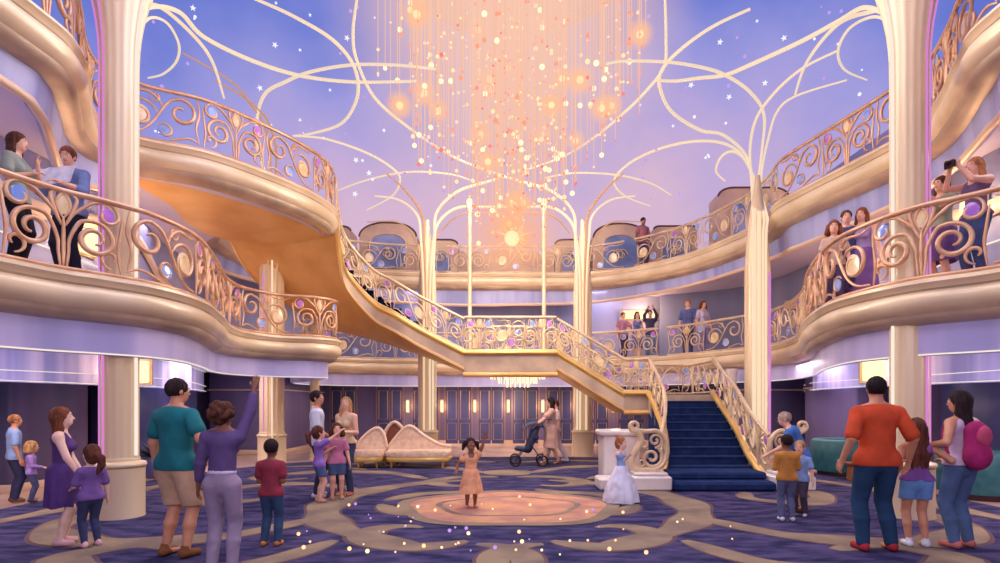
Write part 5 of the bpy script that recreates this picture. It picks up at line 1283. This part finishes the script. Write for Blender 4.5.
# map
a, b = world(gm, im, im['HD'][0]), world(gm, im, im['HD'][1])
m = MB(); mp = mat('map_paper',(232,228,240),.7,0,(190,196,226),7)
ax = (b-a); upv = Vector((0,0,1)); K = 8; vs = []
dirv = ax.normalized(); fwd = Vector((dirv.y,-dirv.x,0)).normalized()
for k in range(K+1):
    t = -.25+1.5*k/K; q = a+ax*t+fwd*(.012*(1 if k%2 else -1))+Vector((0,0,.0)); vs += [q, q+upv*.24+fwd*.08]
vs += [Vector(v)+Vector((0,0,.004)) for v in vs]; n_ = 2*(K+1)
m.add(vs, [(2*k,2*k+2,2*k+3,2*k+1) for k in range(K)]+[(n_+2*k,n_+2*k+1,n_+2*k+3,n_+2*k+2) for k in range(K)], mp)
tag(m.build('folded_map', smooth=False), 'open pale folded map held between both hands on the left balcony', 'map')
def held(e_, i_, nm, lb, cat, size, ma, up_=.05):
    a, b = world(e_, i_, i_['HD'][0]), world(e_, i_, i_['HD'][1]); c = (a+b)/2; hc_ = world(e_, i_, i_['HC']); d = (c-hc_); d.z = 0; d.normalize(); c = c+d*.07+Vector((0,0,up_))
    o = thing(nm, lb, cat, tuple(c), rz=math.atan2(-d.x,d.y)); m = MB(); w_,t_,h_ = size; m.box(-w_/2,w_/2,-t_/2,t_/2,-h_/2,h_/2,ma,.006); m.build('body', o, smooth=False)
    m = MB(); m.lathe([(.001,.03),(.022,.03),(.026,.0),(.026,-.01)], EYEM, sides=16); q = m.build('lens', o); q.rotation_euler = (-PI/2,0,0); q.location = (w_*.2 if nm=='phone' else 0, t_/2, h_*.2); q.scale = (.4,.4,.3) if nm=='phone' else (1,1,1.2)
    return o
held(ga, ia, 'phone', 'dark phone held up by the girl in the sage T-shirt', 'phone', (.075,.01,.15), EYEM)
held(gb, ib, 'camera', 'dark camera held to the face of the girl in mauve', 'camera', (.13,.05,.085), EYEM)
# backpack
U = i2['U']; bp = thing('backpack', 'magenta backpack with a rose front pocket worn by the woman in jeans', 'bag', tuple(g2.location), rz=g2.rotation_euler.z); bp.scale = g2.scale
Fd = Field(V3(-.3,-.45,.8), V3(.35,.1,1.6), .011); kz_ = i2['kz']
Fd.cap(V3(.0,-.17,1.02), V3(.0,-.16,1.30), .135, .125, .04, fy=1.3); Fd.ell(V3(.0,-.18,1.05), V3(.155,.11,.14), .04)
np_mesh('pouch', [Fd.mesh()], cloth((176,44,112)), bp)
Fd = Field(V3(-.3,-.45,.8), V3(.35,.1,1.6), .011); Fd.ell(V3(.0,-.245,1.26), V3(.095,.05,.115), .02); np_mesh('front_pocket', [Fd.mesh()], cloth((206,84,120)), bp)
for sx in (-1,1):
    m = MB(); m.tube([(sx*.09,-.10,1.0),(sx*.135,.02,1.02),(sx*.13,.11,1.2),(sx*.115,.10,1.36),(sx*.10,.0,1.455),(sx*.09,-.09,1.38)], .018, cloth((176,44,112)), sides=6, flat=.6); m.build('strap', bp)
# stroller
st = thing('stroller', 'dark blue folding stroller with a canopy pushed by the woman in beige', 'stroller', (*at_px(529,466),.015), rz=PI/2); st.scale = (1.1,1.1,1.1)
DK = mat('stroller_fabric',(52,58,92),.7,0,(64,70,108),8); MT = mat('dark_metal',(60,62,84),.4,.5)
for sx in (-1,1):
    m = MB(); m.tube([(sx*.2,-.48,1.02),(sx*.2,-.36,1.02),(sx*.21,.1,.38),(sx*.21,.3,.12)], .014, MT, sides=6); m.build('frame_bar', st)
    m = MB(); m.tube([(sx*.21,-.28,.12),(sx*.21,.02,.55)], .014, MT, sides=6); m.build('frame_bar', st)
    for yy in (-.28,.3):
        wm = MB(); R_w = .11
        wm.tube([(sx*.23,yy+R_w*math.cos(2*PI*k/20),.12+R_w*math.sin(2*PI*k/20)) for k in range(20)], .018, EYEM, sides=6, closed=True)
        for k in range(5): wm.tube([(sx*.23,yy,.12),(sx*.23,yy+R_w*math.cos(2*PI*k/5),.12+R_w*math.sin(2*PI*k/5))], .006, MT, sides=4)
        wm.build('wheel', st)
m = MB(); m.tube([(-.2,-.48,1.02),(.2,-.48,1.02)], .018, DK, sides=8); m.build('handle', st)
Fd = Field(V3(-.3,-.5,.1), V3(.3,.5,1.1), .014); Fd.cap(V3(-.12,-.16,.62), V3(.12,-.16,.62), .06, .06, .05); Fd.cap(V3(-.12,-.14,.75), V3(-.12,.02,.38), .05,.05,.05); Fd.cap(V3(.12,-.14,.75), V3(.12,.02,.38), .05,.05,.05); Fd.cap(V3(0,-.14,.8), V3(0,.02,.36), .09,.09,.05); Fd.cap(V3(-.1,.05,.36), V3(-.1,.26,.38), .05,.045,.05); Fd.cap(V3(.1,.05,.36), V3(.1,.26,.38), .05,.045,.05); Fd.cap(V3(0,.05,.35), V3(0,.27,.37), .06,.05,.05)
np_mesh('seat', [Fd.mesh()], DK, st)
m = MB(); vs = []; fs = []
for j in range(9):
    a = math.radians(20+j*16)
    for k in range(9):
        b_ = -1+2*k/8; vs.append((b_*.22, -.12+math.cos(a)*.27*(1-.12*b_*b_), .70+math.sin(a)*.27*(1-.15*b_*b_)))
for j in range(8):
    for k in range(8): fs.append((9*j+k,9*j+k+1,9*j+k+10,9*j+k+9))
m.add(vs, fs, DK); m.add([(v[0]*.95,v[1]*.98,v[2]-.012) for v in vs], [f[::-1] for f in fs], DK); m.build('canopy', st)
